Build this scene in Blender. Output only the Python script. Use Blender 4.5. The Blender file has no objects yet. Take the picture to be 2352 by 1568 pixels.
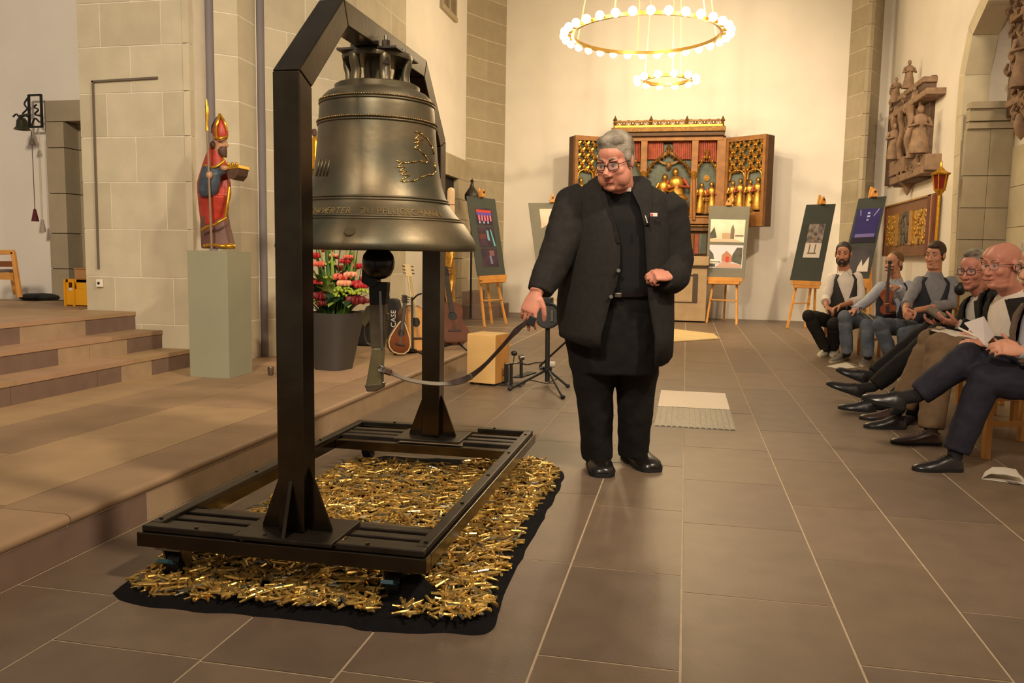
import bpy, bmesh, math, random
import numpy as np
from mathutils import Vector as V, Matrix as M, noise as NZ
random.seed(7); RND = random.Random(11)
SC = bpy.context.scene; COL = SC.collection
PI = math.pi
# ------------------------------------------------------------------ camera
CAMH, FPX, PITCH, YAW, ROLL = 1.08, 1877.2, .10245, -.20748, .0163
def _rot():
    cy, sy, cp, sp, cr, sr = math.cos(YAW), math.sin(YAW), math.cos(PITCH), math.sin(PITCH), math.cos(ROLL), math.sin(ROLL)
    B = M(((1,0,0),(0,0,-1),(0,1,0))); Ry = M(((cy,-sy,0),(sy,cy,0),(0,0,1)))
    Rp = M(((1,0,0),(0,cp,-sp),(0,sp,cp))); Rr = M(((cr,-sr,0),(sr,cr,0),(0,0,1)))
    return Rr @ Rp @ B @ Ry            # world -> camera (x right, y down, z forward)
WC = _rot(); CW = WC.transposed(); EYE = V((0,0,CAMH))
cd = bpy.data.cameras.new('camera'); cam = bpy.data.objects.new('camera', cd); COL.objects.link(cam)
cd.sensor_width = 36; cd.lens = FPX/2352*36; cd.clip_start = .05; cd.clip_end = 200
cam.matrix_world = M.Translation(EYE) @ (CW @ M(((1,0,0),(0,-1,0),(0,0,-1)))).to_4x4()
SC.camera = cam
def _ray(px, py): return CW @ V(((px-1176)/FPX, (py-784)/FPX, 1))
def P(px, py, Y):                      # point seen at (px,py) that stands at depth Y
    d = _ray(px, py); return EYE + d*(Y/d.y)
def PX(px, py, X):
    d = _ray(px, py); return EYE + d*(X/d.x)
def PZ(px, py, z=0.):
    d = _ray(px, py); return EYE + d*((z-CAMH)/d.z)
# ------------------------------------------------------------------ world, lights, exposure
w = bpy.data.worlds.new('hall_air'); SC.world = w; w.use_nodes = True
bg = w.node_tree.nodes['Background']; bg.inputs[0].default_value = (1,.84,.68,1); bg.inputs[1].default_value = .20
SC.view_settings.view_transform = 'Standard'; SC.view_settings.look = 'None'
SC.view_settings.exposure = 0.36; SC.view_settings.gamma = 1; SC.view_settings.use_curve_mapping = False
def lamp(name, kind, loc, power, col=(1,.78,.5), target=None, size=.3, angle=60, blend=.5):
    l = bpy.data.lights.new(name, kind); l.energy = power; l.color = col
    if kind == 'AREA': l.size = size
    else: l.shadow_soft_size = size
    if kind == 'SPOT': l.spot_size = math.radians(angle); l.spot_blend = blend
    o = bpy.data.objects.new(name, l); COL.objects.link(o); o.location = loc
    if target is not None: o.rotation_euler = (V(target)-V(loc)).to_track_quat('-Z','Y').to_euler()
    return o
WARM = (1,.80,.54); SOFT = (1,.83,.62)
lamp('ceiling_spot', 'SPOT', (2.9,6.0,7.0), 1400, WARM, (-.3,15.4,1.4), .2, 58, .8)
lamp('ceiling_spot', 'SPOT', (-3.4,6.5,7.0), 1250, WARM, (-.2,15.4,1.4), .2, 58, .8)
lamp('ceiling_spot', 'SPOT', (3.0,1.4,5.6), 900, SOFT, (-3.0,4.6,.2), .25, 72, .9)
lamp('ceiling_spot', 'SPOT', (0.2,-4.5,6.0), 2600, SOFT, (-4.6,7.0,1.6), .6, 46, .9)
lamp('ceiling_spot', 'SPOT', (-2.0,-3.0,6.0), 1700, SOFT, (2.3,7.5,.9), .4, 58, .9)
# ------------------------------------------------------------------ materials
def lin(c): return tuple(((x/255)/12.92 if x/255 <= .04045 else ((x/255+.055)/1.055)**2.4) for x in c)
MATS = {}
def mat(name, col, rough=.6, metal=0., var=.12, scale=6., bump=0., bscale=40., spec=.5, col2=None, emit=0., detail=4.):
    if name in MATS: return MATS[name]
    m = bpy.data.materials.new(name); m.use_nodes = True; nt = m.node_tree; b = nt.nodes['Principled BSDF']
    c = lin(col)
    b.inputs['Roughness'].default_value = rough; b.inputs['Metallic'].default_value = metal
    b.inputs['Specular IOR Level'].default_value = spec
    tc = nt.nodes.new('ShaderNodeTexCoord')
    if var > 0 or col2:
        n = nt.nodes.new('ShaderNodeTexNoise'); n.inputs['Scale'].default_value = scale; n.inputs['Detail'].default_value = detail
        nt.links.new(tc.outputs['Object'], n.inputs['Vector'])
        r = nt.nodes.new('ShaderNodeValToRGB'); e = r.color_ramp.elements
        e[0].position = .32; e[1].position = .68
        d = lin(col2) if col2 else tuple(x*(1-var) for x in c)
        u = c if col2 else tuple(min(1,x*(1+var)) for x in c)
        e[0].color = d+(1,); e[1].color = u+(1,)
        nt.links.new(n.outputs['Fac'], r.inputs[0]); nt.links.new(r.outputs[0], b.inputs['Base Color'])
    else: b.inputs['Base Color'].default_value = c+(1,)
    if bump > 0:
        n2 = nt.nodes.new('ShaderNodeTexNoise'); n2.inputs['Scale'].default_value = bscale; n2.inputs['Detail'].default_value = 3
        nt.links.new(tc.outputs['Object'], n2.inputs['Vector'])
        bp = nt.nodes.new('ShaderNodeBump'); bp.inputs['Strength'].default_value = bump; bp.inputs['Distance'].default_value = .01
        nt.links.new(n2.outputs['Fac'], bp.inputs['Height']); nt.links.new(bp.outputs[0], b.inputs['Normal'])
    if emit > 0:
        b.inputs['Emission Color'].default_value = c+(1,); b.inputs['Emission Strength'].default_value = emit
    MATS[name] = m; return m
# ------------------------------------------------------------------ mesh builder
def frame(d, up=(0,0,1)):              # rotation whose z axis is d
    d = V(d).normalized(); up = V(up)
    if abs(d.dot(up.normalized())) > .98: up = V((0,1,0)) if abs(d.y) < .9 else V((1,0,0))
    x = up.cross(d).normalized(); y = d.cross(x)
    return M((x,y,d)).transposed()
class G:
    def __init__(s): s.v = []; s.f = []; s.mi = []; s.cur = 0
    def add(s, vs, fs):
        o = len(s.v); s.v += [tuple(x) for x in vs]; s.f += [tuple(i+o for i in f) for f in fs]; s.mi += [s.cur]*len(fs); return s
    def box(s, c, size, R=None):
        c = V(c); a,b,d = [x/2 for x in size]
        vs = [V((x,y,z)) for x in (-a,a) for y in (-b,b) for z in (-d,d)]
        if R is not None: vs = [R@q for q in vs]
        return s.add([c+q for q in vs], [(0,1,3,2),(4,6,7,5),(0,4,5,1),(2,3,7,6),(0,2,6,4),(1,5,7,3)])
    def bx(s, lo, hi): return s.box([(a+b)/2 for a,b in zip(lo,hi)], [abs(b-a) for a,b in zip(lo,hi)])
    def bar(s, p0, p1, w_, h_, up=(0,0,1), ext=0.):
        p0, p1 = V(p0), V(p1); d = p1-p0
        return s.box((p0+p1)/2, (w_,h_,d.length+2*ext), frame(d, up))
    def loft(s, rings, cap=True, close=True):
        n = len(rings[0]); vs = [q for r in rings for q in r]; fs = []
        for i in range(len(rings)-1):
            for j in range(n if close else n-1):
                k = (j+1)%n; fs.append((i*n+j, i*n+k, (i+1)*n+k, (i+1)*n+j))
        if cap and close: fs += [tuple(range(n))[::-1], tuple((len(rings)-1)*n+j for j in range(n))]
        return s.add(vs, fs)
    def tube(s, pts, r, n=8, cap=True, up=(0,0,1)):
        pts = [V(p) for p in pts]; r = r if isinstance(r,(list,tuple)) else [r]*len(pts); rings = []
        prev = None
        for i,p in enumerate(pts):
            d = (pts[min(i+1,len(pts)-1)]-pts[max(i-1,0)])
            if d.length < 1e-9: d = V((0,0,1))
            d.normalize()
            if prev is None: R = frame(d, up); x = R.col[0]
            else: x = (prev - d*prev.dot(d)).normalized()
            prev = x; y = d.cross(x)
            rr = r[i] if isinstance(r[i],(tuple,list)) else (r[i],r[i])
            rings.append([p + x*(rr[0]*math.cos(2*PI*k/n)) + y*(rr[1]*math.sin(2*PI*k/n)) for k in range(n)])
        return s.loft(rings, cap)
    def cyl(s, p0, p1, r0, r1=None, n=12): return s.tube([p0,p1], [r0, r0 if r1 is None else r1], n)
    def ell(s, c, r, R=None, n=12, m=8):
        c = V(c); r = r if isinstance(r,(tuple,list)) else (r,r,r); vs = []; fs = []
        for i in range(1,m):
            t = PI*i/m
            for j in range(n):
                a = 2*PI*j/n; q = V((r[0]*math.sin(t)*math.cos(a), r[1]*math.sin(t)*math.sin(a), r[2]*math.cos(t)))
                vs.append(q)
        vs += [V((0,0,r[2])), V((0,0,-r[2]))]; T = len(vs)-2
        for i in range(m-2):
            for j in range(n):
                k = (j+1)%n; fs.append((i*n+j, (i+1)*n+j, (i+1)*n+k, i*n+k))
        for j in range(n):
            k = (j+1)%n; fs.append((T, j, k)); fs.append((T+1, (m-2)*n+k, (m-2)*n+j))
        if R is not None: vs = [R@q for q in vs]
        return s.add([c+q for q in vs], fs)
    def lathe(s, prof, c=(0,0,0), n=32, cap=True, R=None):
        c = V(c); rings = []
        for r,z in prof:
            ring = [V((r*math.cos(2*PI*k/n), r*math.sin(2*PI*k/n), z)) for k in range(n)]
            rings.append([c+((R@q) if R is not None else q) for q in ring])
        return s.loft(rings, cap)
    def prism(s, poly, off):              # poly: 3D points (planar), off: extrusion vector
        off = V(off); n = len(poly); a = [V(p) for p in poly]; vs = a+[p+off for p in a]
        return s.add(vs, [tuple(range(n))[::-1], tuple(range(n,2*n))]+[(i,(i+1)%n,n+(i+1)%n,n+i) for i in range(n)])
    def quad(s, a,b,c,d): return s.add([a,b,c,d], [(0,1,2,3)])
    def torus(s, c, R_, r, n=32, m=8, Rm=None):
        c = V(c); rings = []
        for i in range(n):
            a = 2*PI*i/n; q = []
            for j in range(m):
                b = 2*PI*j/m; p = V(((R_+r*math.cos(b))*math.cos(a), (R_+r*math.cos(b))*math.sin(a), r*math.sin(b)))
                q.append(c+((Rm@p) if Rm is not None else p))
            rings.append(q)
        rings.append(rings[0]); return s.loft(rings, False)
ORG = {}
def mesh_from(g, name, mats, smooth=None, org=V((0,0,0)), recalc=True):
    me = bpy.data.meshes.new(name)
    me.from_pydata([tuple(V(q)-org) for q in g.v], [], g.f)
    for m in (mats if isinstance(mats,(list,tuple)) else [mats]): me.materials.append(m)
    if any(g.mi): me.polygons.foreach_set('material_index', g.mi)
    if recalc:
        bm = bmesh.new(); bm.from_mesh(me); bmesh.ops.recalc_face_normals(bm, faces=bm.faces); bm.to_mesh(me); bm.free()
    if smooth is not None:
        me.polygons.foreach_set('use_smooth', [True]*len(me.polygons))
        if smooth < 180: me.set_sharp_from_angle(angle=math.radians(smooth))
    me.update(); return me
def put(o, parent, org):
    COL.objects.link(o)
    if parent is not None: o.parent = parent; ORG[o.name] = ORG[parent.name]
    else: o.location = org; ORG[o.name] = org
    return o
def obj(name, g, m, parent=None, smooth=None, org=None, bevel=0, label=None, mods=None):
    if parent is not None: og = ORG[parent.name]
    else: og = V(org) if org is not None else V((0,0,0))
    me = mesh_from(g, name, m, smooth, og)
    o = put(bpy.data.objects.new(name, me), parent, og)
    if bevel:
        b = o.modifiers.new('bevel','BEVEL'); b.width = bevel; b.segments = 2; b.limit_method = 'ANGLE'; b.angle_limit = math.radians(40)
    if label: o['label'] = label
    return o
def organic(name, g, m, parent, vox=.006, it=4, label=None, fac=.5, disp=None):
    og = ORG[parent.name] if parent is not None else V((0,0,0))
    tmp = bpy.data.objects.new('tmp_shape', mesh_from(g, 'tmp_shape', m, None, og)); COL.objects.link(tmp)
    r = tmp.modifiers.new('r','REMESH'); r.mode = 'VOXEL'; r.voxel_size = vox
    if it:
        s = tmp.modifiers.new('s','SMOOTH'); s.factor = fac; s.iterations = it
    if disp:
        tx = bpy.data.textures.get('cloth_folds') or bpy.data.textures.new('cloth_folds','CLOUDS'); tx.noise_scale = .09; tx.noise_depth = 1
        d = tmp.modifiers.new('d','DISPLACE'); d.texture = tx; d.strength = disp; d.mid_level = .5; d.texture_coords = 'LOCAL'
    dg = bpy.context.evaluated_depsgraph_get(); me = bpy.data.meshes.new_from_object(tmp.evaluated_get(dg))
    old = tmp.data; bpy.data.objects.remove(tmp); bpy.data.meshes.remove(old)
    me.name = name; me.polygons.foreach_set('use_smooth', [True]*len(me.polygons))
    me.materials.clear(); me.materials.append(m)
    o = put(bpy.data.objects.new(name, me), parent, og)
    if label: o['label'] = label
    return o
def thing(name, label, cat, loc, group=None):
    o = bpy.data.objects.new(name, None); o.empty_display_size = .1; COL.objects.link(o); o.location = loc; ORG[o.name] = V(loc)
    o['label'] = label; o['category'] = cat
    if group: o['group'] = group
    return o
def tag(o, label=None, cat=None, group=None, kind=None):
    for k,x in (('label',label),('category',cat),('group',group),('kind',kind)):
        if x: o[k] = x
    return o
def lerp(a,b,t): return V(a)*(1-t)+V(b)*t
def curve(pts, n=8):                      # Catmull-Rom through points
    pts = [V(p) for p in pts]; q = [pts[0]*2-pts[1]]+pts+[pts[-1]*2-pts[-2]]; out = []
    for i in range(1,len(q)-2):
        for k in range(n):
            t = k/n; a,b,c,d = q[i-1:i+3]
            out.append(.5*((2*b)+(c-a)*t+(2*a-5*b+4*c-d)*t*t+(3*b-a-3*c+d)*t**3))
    return out+[pts[-1]]
# ------------------------------------------------------------------ surfaces
plaster = mat('white_plaster', (232,224,212), .9, 0, .03, 2, .08, 30)
mortar = mat('lime_mortar', (232,222,202), .9, 0, .04, 10)
ASH = [mat('sandstone_%d'%i, c, .85, 0, .06, 5, .12, 45) for i,c in enumerate([(201,189,161),(197,185,157),(204,192,164),(194,182,154)])]
ASHD = [mat('choir_sandstone_%d'%i, c, .85, 0, .06, 5, .12, 45) for i,c in enumerate([(168,154,128),(164,150,125),(172,158,132)])]
TIL = [mat('floor_slab_%d'%i, c, .42, 0, .10, 7, .06, 90, .4) for i,c in enumerate([(118,100,83),(113,95,80),(122,103,86),(110,93,79),(116,98,80)])]
GROUT = mat('floor_grout', (184,164,136), .9, 0, .08, 20)
POD = [mat('podium_slab_%d'%i, c, .55, 0, .08, 5, .05, 70, .35) for i,c in enumerate([(176,142,112),(160,130,100),(170,140,104),(150,122,94)])]
STD = mat('dark_riser_stone', (122,98,84), .7, 0, .1, 8); STL = mat('pale_riser_stone', (168,142,112), .7, 0, .1, 8)
doorway_shade = mat('painted_doorway_shade', (22,17,14), .9, 0, 0)  # near-black colour stands in for the unlit depth behind both doorways
def slab(name, parent, lo, hi, m, bev=0):
    g = G().bx(lo,hi); return obj(name, g, m, parent)
# floor: longitudinal courses of sandstone slabs as measured in the photograph
g = G().bx((-9,-1.5,-.08),(4.2,16.2,-.0015))
floor = tag(obj('floor', g, GROUT), 'church floor of brown stone slabs with pale joints', 'floor', kind='structure')
XS = [-2.08,-1.69,-1.226,-.842,-.36,.025,.5,.877,1.347,1.73,2.2,2.58,3.05,3.42]
YS = {-1.69:[1.40,1.87,2.9,3.8],-1.226:[1.0,1.86,2.75,3.7],-.842:[.9,1.90,2.8,3.66],-.36:[1.30,2.11,2.78,3.52,4.3],.025:[1.5,2.64,3.37,4.06,4.8],.5:[1.35,2.26,3.07,3.75,4.62],.877:[1.8,2.7,3.68,4.5],-2.08:[1.2,2.17,3.1,4.0]}
rr = random.Random(3)
for i in range(len(XS)-1):
    x0,x1 = XS[i],XS[i+1]; ys = list(YS.get(x0,[1.3+rr.random()*.5,2.4,3.3,4.2]))
    while ys[-1] < 15.9: ys.append(ys[-1]+(.75+rr.random()*.45)*(1 if ys[-1] < 9 else 1.35))
    ys = [min(y,16) for y in ys]
    if ys[0] > 1.2: ys.insert(0, 1.0)
    if rr.random() < .5: ys.insert(0, .2)
    for a,b in zip(ys,ys[1:]):
        if b-a > .05:
            slab('tile', floor, (x0+.0038,a+.0036,-.03),(x1-.0038,b-.0036,rr.random()*.0008), rr.choice(TIL))
for k in range(4):                          # slabs left of the podium's far end
    for a in (8.7,9.9,11.1,12.3,13.5,14.6):
        slab('tile', floor, (-4.05+.49*k+.004,a+.004,-.03),(-3.56+.49*k-.004,a+1.15,0), rr.choice(TIL))
# podium
PZT = .162
podium = tag(obj('floor_podium', G().bx((-9,-.5,0),(-2.085,8.55,PZT-.03)), mortar), 'low stone podium on the left carrying pedestal and flower pot', 'podium', kind='structure')
y = -.4
for i,(y1,m) in enumerate([(1.0,STL),(2.075,STL),(2.83,STD),(3.95,STL),(5.0,STL),(6.3,STL),(7.4,STL),(8.55,STL)]):
    slab('stone', podium, (-2.11,y+.003,.002),(-2.082,y1-.003,PZT-.045), m); y = y1
y = -.5
for y1 in (1.1,2.4,3.75,5.0,6.3,7.4,8.55):
    g = G(); pr = [(-2.36,PZT-.045),(-2.09,PZT-.045),(-2.075,PZT-.035),(-2.07,PZT-.02),(-2.078,PZT-.005),(-2.095,PZT),(-2.36,PZT)]
    g.prism([(a,y+.002,b) for a,b in pr],(0,y1-y-.004,0)); obj('nosing_stone', g, POD[1] if y1<3 else POD[3], podium, 60); y = y1
cols = [-2.363,-2.95,-3.45,-3.95]
for i in range(3):
    y = -.4+.3*i
    while y < 8.5:
        y1 = min(y+.75+rr.random()*.5, 8.55)
        slab('slab', podium, (cols[i+1]+.002,y+.002,PZT-.04),(cols[i]-.002,y1-.002,PZT), rr.choice(POD)); y = y1
# three steps rising to the left landing
sx = [-3.87,-4.12,-4.36]; sz = [.306,.45,.594]
jn = [[(-.5,STL),(4.05,STD),(4.78,STD),(5.02,STD),(5.36,STL),(5.84,STD)],[(-.5,STL),(4.1,STD),(4.72,STD),(5.02,STL),(5.42,STL),(5.84,STD)],[(-.5,STL),(4.1,STD),(4.66,STD),(5.28,STL),(5.84,STD)]]
for k in range(3):
    st = tag(obj('floor_step', G().bx((-9,-.5,0 if k==0 else sz[k-1]-.02),(sx[k]-.03,5.842 if k<2 else 6.9,sz[k]-.01)), mortar), ['lowest of the three stone steps beside the pier','middle of the three stone steps beside the pier','topmost stone step and landing below the wall bell'][k], 'step', kind='structure')
    for (y0,_),(y1,m) in zip(jn[k],jn[k][1:]):
        zb = (PZT if k==0 else sz[k-1])
        slab('stone', st, (sx[k]-.05,y0+.002,zb),(sx[k],y1-.002,sz[k]-.03), m)
    y = -.5
    while y < 5.83:
        y1 = min(y+1.0+rr.random()*.4, 5.842)
        slab('tread', st, (sx[k]-(.29 if k<2 else .6),y+.002,sz[k]-.03),(sx[k]+.006,y1-.002,sz[k]), rr.choice(POD[:3])); y = y1
    if k == 2:
        for i in range(4):
            for j in range(5): slab('tread', st, (-4.96-.8*(i+1)+.002,1.8+j+.002,.56),(-4.96-.8*i-.002,2.8+j-.002,.594), rr.choice(POD))
# ------------------------------------------------------------------ ashlar facet helper
def facet(parent, a, b, z0, zrows, joints, mats, th=.05, gap=.009):
    """stones on the vertical strip a->b (plan points, outside on the right-hand side going a->b seen from above)"""
    a,b = V((a[0],a[1],0)),V((b[0],b[1],0)); d = (b-a); L = d.length; d.normalize(); nrm = V((d.y,-d.x,0))
    for r,(za,zb) in enumerate(zip(zrows,zrows[1:])):
        js = [0]+[j for j in joints[r%len(joints)] if 0 < j < 1]+[1]
        for u,v in zip(js,js[1:]):
            p = a+d*(u*L+(gap/2 if u>0 else 0)); q = a+d*(v*L-(gap/2 if v<1 else 0)); o = -nrm*th
            lo,hi = za+gap/2,zb-gap/2
            g = G().prism([(p.x,p.y,lo),(q.x,q.y,lo),(q.x,q.y,hi),(p.x,p.y,hi)], o)
            obj('stone', g, rr.choice(mats), parent)
# near pier
def pl(px, Y, y=500): q = P(px,y,Y); return (q.x,q.y)
A,B_,C_,D_,E_,F_,G_,H_ = pl(193,5.85),pl(443,5.85),pl(479,6.15),pl(497,6.17),pl(553,6.3),pl(593,6.62),pl(611,6.65),pl(776,7.3,200)
out = [A,B_,C_,D_,E_,F_,G_,H_,(H_[0],9.2),(A[0]-.0,9.2)]
cx_,cy_ = sum(p[0] for p in out)/len(out), sum(p[1] for p in out)/len(out)
ins = [(x+(cx_-x)*.0015, y+(.004 if y<8 else 0)) for x,y in out]
pier = tag(obj('wall_pier', G().prism([(x,y,0) for x,y in ins],(0,0,8)), mortar), 'large clustered sandstone pier behind the pedestal statue', 'pier', kind='structure')
zr = [P(330,yy,5.85).z for yy in (860,744,637,527,418,314,212,104,2,-104,-212,-320,-430,-540,-650,-760,-870,-980)]
W_ = 443-193
J = [[.5],[(260-193)/W_,(395-193)/W_],[(322-193)/W_],[(258-193)/W_,(385-193)/W_],[(319-193)/W_],[(255-193)/W_,(382-193)/W_],[(312-193)/W_],[(245-193)/W_,(382-193)/W_]]
facet(pier, A, B_, 0, zr, J, ASH)
for a,b in ((B_,C_),(D_,E_),(E_,F_),(G_,H_)): facet(pier, a, b, 0, zr, [[]] if (a,b)!=(G_,H_) else [[.55],[.3]], ASH)
facet(pier, (H_[0],H_[1]), (H_[0],9.2), 0, zr, [[.5],[.25,.75]], ASH)
facet(pier, (A[0],9.2), (A[0],5.906), 0, zr, [[.5],[.3]], ASH)
shaft = mat('grey_shaft', (120,112,112), .7, 0, .08, 4)
for a,b in ((C_,D_),(F_,G_)):
    g = G(); c = V(((a[0]+b[0])/2,(a[1]+b[1])/2+.015,0)); g.cyl(c, c+V((0,0,8)), .036, n=12); obj('round_shaft', g, shaft, pier, 40)
# metal strip and socket on the pier
g = G(); yy = 5.836
for p,q in (((213,186),(226,617)),((210,187),(362,178))):
    g.bar(P(*p,yy),P(*q,yy),.014,.012,(0,1,0))
tag(obj('cable_strip', g, mat('grey_cable', (110,98,84), .6, 0, .05)), 'thin grey cable strip bent round a corner on the big pier', 'cable')
t = thing('wall_socket','small white square socket low on the big pier','socket', P(229,650,5.84))
c = P(229,650,5.835); obj('cover_plate', G().box(c,(.058,.02,.062)), mat('white_plastic',(235,228,210),.4,0,0), t, bevel=.004)
obj('outlet', G().cyl(c+V((-.002,-.004,0)),c+V((-.002,-.014,0)),.011), mat('black_hole',(18,16,15),.7,0,0), t)
# ------------------------------------------------------------------ left far wall with stone doorway
wl = tag(obj('wall_left', G().bx((-10,6.9,.3),(P(112,400,6.9).x,7.3,8)).bx((P(112,400,6.9).x,6.9,P(150,231,6.9).z),(-4.5,7.3,8)), plaster), 'white plaster wall left of the big pier with a small wall bell', 'wall', kind='structure')
door = tag(obj('door_1', G().bx((P(112,400,6.9).x+.2,7.7,.5),(-4.3,7.75,2.9)), doorway_shade), 'dark doorway in a stone surround left of the big pier', 'doorway', kind='structure')
xa,xb = P(112,400,6.88).x, P(153,400,6.88).x
zz = [.594,.9,1.24,1.62,2.05,P(130,280,6.88).z]
for za,zb in zip(zz,zz[1:]):
    obj('stone', G().bx((xa,6.86,za+.004),(xb,7.05,zb-.004)), rr.choice(ASHD), door)
    obj('stone', G().bx((xb-.10,7.055,za+.004),(xb+.03,7.3,zb-.004)), rr.choice(ASHD), door)
obj('lintel', G().bx((xa,6.86,zz[-1]+.004),(-4.5,7.05,P(150,231,6.88).z)), ASHD[1], door)
obj('lintel', G().bx((xb-.06,7.05,zz[-1]-.03),(-4.5,7.6,P(150,231,6.88).z)), ASHD[2], door)
# ------------------------------------------------------------------ choir: left wall, back wall, right wall
XL,XR,YB = -4.05,3.4,15.8
LW = tag(obj('wall_choir_left', G().bx((XL-.3,7.3,0),(XL,YB,9)), plaster), 'white plaster choir wall behind the bell', 'wall', kind='structure')
BW = tag(obj('wall_back', G().bx((XL-.3,YB,-.05),(XR+.6,YB+.3,9.5)), plaster), 'white plaster back wall behind the winged altarpiece', 'wall', kind='structure')
# doorway surround in the choir's left wall
d2 = tag(obj('door_2', G().bx((XL-.0,PX(1024,500,XL).y-.6,.3),(XL+.012,PX(1040,500,XL).y,PX(1040,410,XL).z)), doorway_shade), 'dark doorway with stone surround behind the bell frame', 'doorway', kind='structure')
y0,y1 = PX(1040,500,XL).y, PX(1064,500,XL).y; ztop = PX(1064,372,XL).z; zin = PX(1040,410,XL).z
n = 7
for i in range(n):
    za,zb = zin*i/n, zin*(i+1)/n
    obj('stone', G().bx((XL,y0,za+.004),(XL+.1,y1,zb-.004)), rr.choice(ASHD), d2)
    obj('stone', G().bx((XL,y0-1.3,za+.004),(XL+.1,y0-1.0,zb-.004)), rr.choice(ASHD), d2)
for i in range(3): obj('stone', G().bx((XL,y0-1.3+(y1-y0+1.3)/3*i+.003,zin+.003),(XL+.1,y0-1.3+(y1-y0+1.3)/3*(i+1)-.003,ztop)), rr.choice(ASHD), d2)
# high window slot of the choir's left wall
q0,q1 = PX(1013,20,XL),PX(1041,44,XL)
wn = tag(obj('window_1', G().bx((XL,q0.y,q1.z-.0),(XL+.015,q1.y,q1.z+1.4)), mat('dim_window',(126,108,84),.5,0,.1)), 'small dim window high in the choir wall behind the bell', 'window', kind='structure')
for za in (0,1.4): obj('frame', G().bx((XL,q0.y-.08,q1.z+za-.04),(XL+.06,q1.y+.08,q1.z+za+.04)), ASHD[0], wn)
for ya in (q0.y-.04,q1.y+.04,(q0.y+q1.y)/2): obj('frame', G().bx((XL,ya-.03,q1.z),(XL+.05,ya+.03,q1.z+1.4)), ASHD[0], wn)
# corner shafts of the choir
def pil(name, pts, lab):
    ctr = V((sum(p[0] for p in pts)/len(pts), YB+.1,0))
    core = G().prism([(p[0]+(ctr.x-p[0])*.006,p[1]+.005,0) for p in pts]+[(ctr.x,YB+.2,0)],(0,0,9))
    o = tag(obj(name, core, mortar), lab, 'pilaster', kind='structure')
    zs = [.0]+[.30+.37*i for i in range(24)]
    for a,b in zip(pts,pts[1:]): facet(o, a, b, 0, zs, [[]], ASHD, .06, .008)
    return o
a = PX(1070,300,XL); 
pil('trim_1', [(XL,a.y),pl(1118,15.35,300),pl(1160,15.8,300)], 'dark sandstone corner pilaster left of the altarpiece')
pil('trim_2', [pl(1941,15.8,300),pl(1987,15.25,300),(XR,PX(2030,300,XR).y)], 'dark sandstone corner pilaster right of the altarpiece')
g = G().bx((-4.0,13.9,.0),(P(1171,710,15.3).x,15.2,.22)).bx((-4.0,14.3,.22),(-3.75,15.2,.45)); obj_ = tag(obj('floor_plinth', g, STD), 'dark stone plinth step at the foot of the left pilaster', 'plinth', kind='structure')
# right wall with a blind arch
arch_px = [(2190,700),(2196,560),(2203,400),(2210,253),(2218,160),(2230,95),(2248,45),(2275,-5)]
ap = [PX(x,y,XR) for x,y in arch_px]
ap = [ap[0]]+curve(ap[1:],4)
ar = [(p.y,p.z) for p in ap]; ar[0] = (ar[0][0],-.0); yj = ar[0][0]
ytop = ar[-1][0]-1.2; ztp = ar[-1][1]+.55
ye,ze = ar[-1]
ar += [(ye-.3,ze+.21),(ye-.6,ze+.36),(ye-.9,ze+.47),(ytop,ztp)]
mir = [(2*ytop-y_,z_) for y_,z_ in ar[:-1]][::-1]
full = ar+mir
g = G()
top = 9.
poly = [(XR,YB,0)]+[(XR,y_,z_) for y_,z_ in full]+[(XR,1.0,0),(XR,1.0,top),(XR,YB,top)]
g.prism([(XR,YB,0),(XR,YB,top),(XR,1.0,top),(XR,1.0,0)]+[(XR,y_,z_) for y_,z_ in full[::-1]],(.6,0,0))
WR = tag(obj('wall_right', g, plaster), 'white plaster choir wall on the right carrying the carved epitaph', 'wall', kind='structure')
nb = tag(obj('wall_niche', G().bx((XR+.55,1.0,0),(XR+.7,YB,8)), plaster), 'stone-lined back of the blind arch at the right edge', 'wall', kind='structure')
line = [V((0,y_,z_)) for y_,z_ in full]; samp = [line[0]]; acc = 0.
for p,q in zip(line,line[1:]):                        # even stones round the arch
    L = (q-p).length; t = 0.
    while acc+(L-t) >= .5: t += .5-acc; acc = 0.; samp.append(p.lerp(q,t/L))
    acc += L-t
samp.append(line[-1]); nv_ = []
for i_,p in enumerate(samp):
    d = (samp[min(i_+1,len(samp)-1)]-samp[max(i_-1,0)]).normalized(); nn = V((0,-d.z,d.y)); c_ = V((0,ytop,1.5))
    if nn.dot(p-c_) < 0: nn = -nn
    nv_.append(nn)
for p,q,n0,n1 in zip(samp,samp[1:],nv_,nv_[1:]):
    d = (q-p).normalized()*.004; o_ = V((XR-.006,0,0))
    obj('voussoir', G().prism([o_+p+d-n0*.010, o_+q-d-n1*.010, o_+q-d+n1*.22, o_+p+d+n0*.22],(.3,0,0)), rr.choice(ASH), WR)
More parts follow.
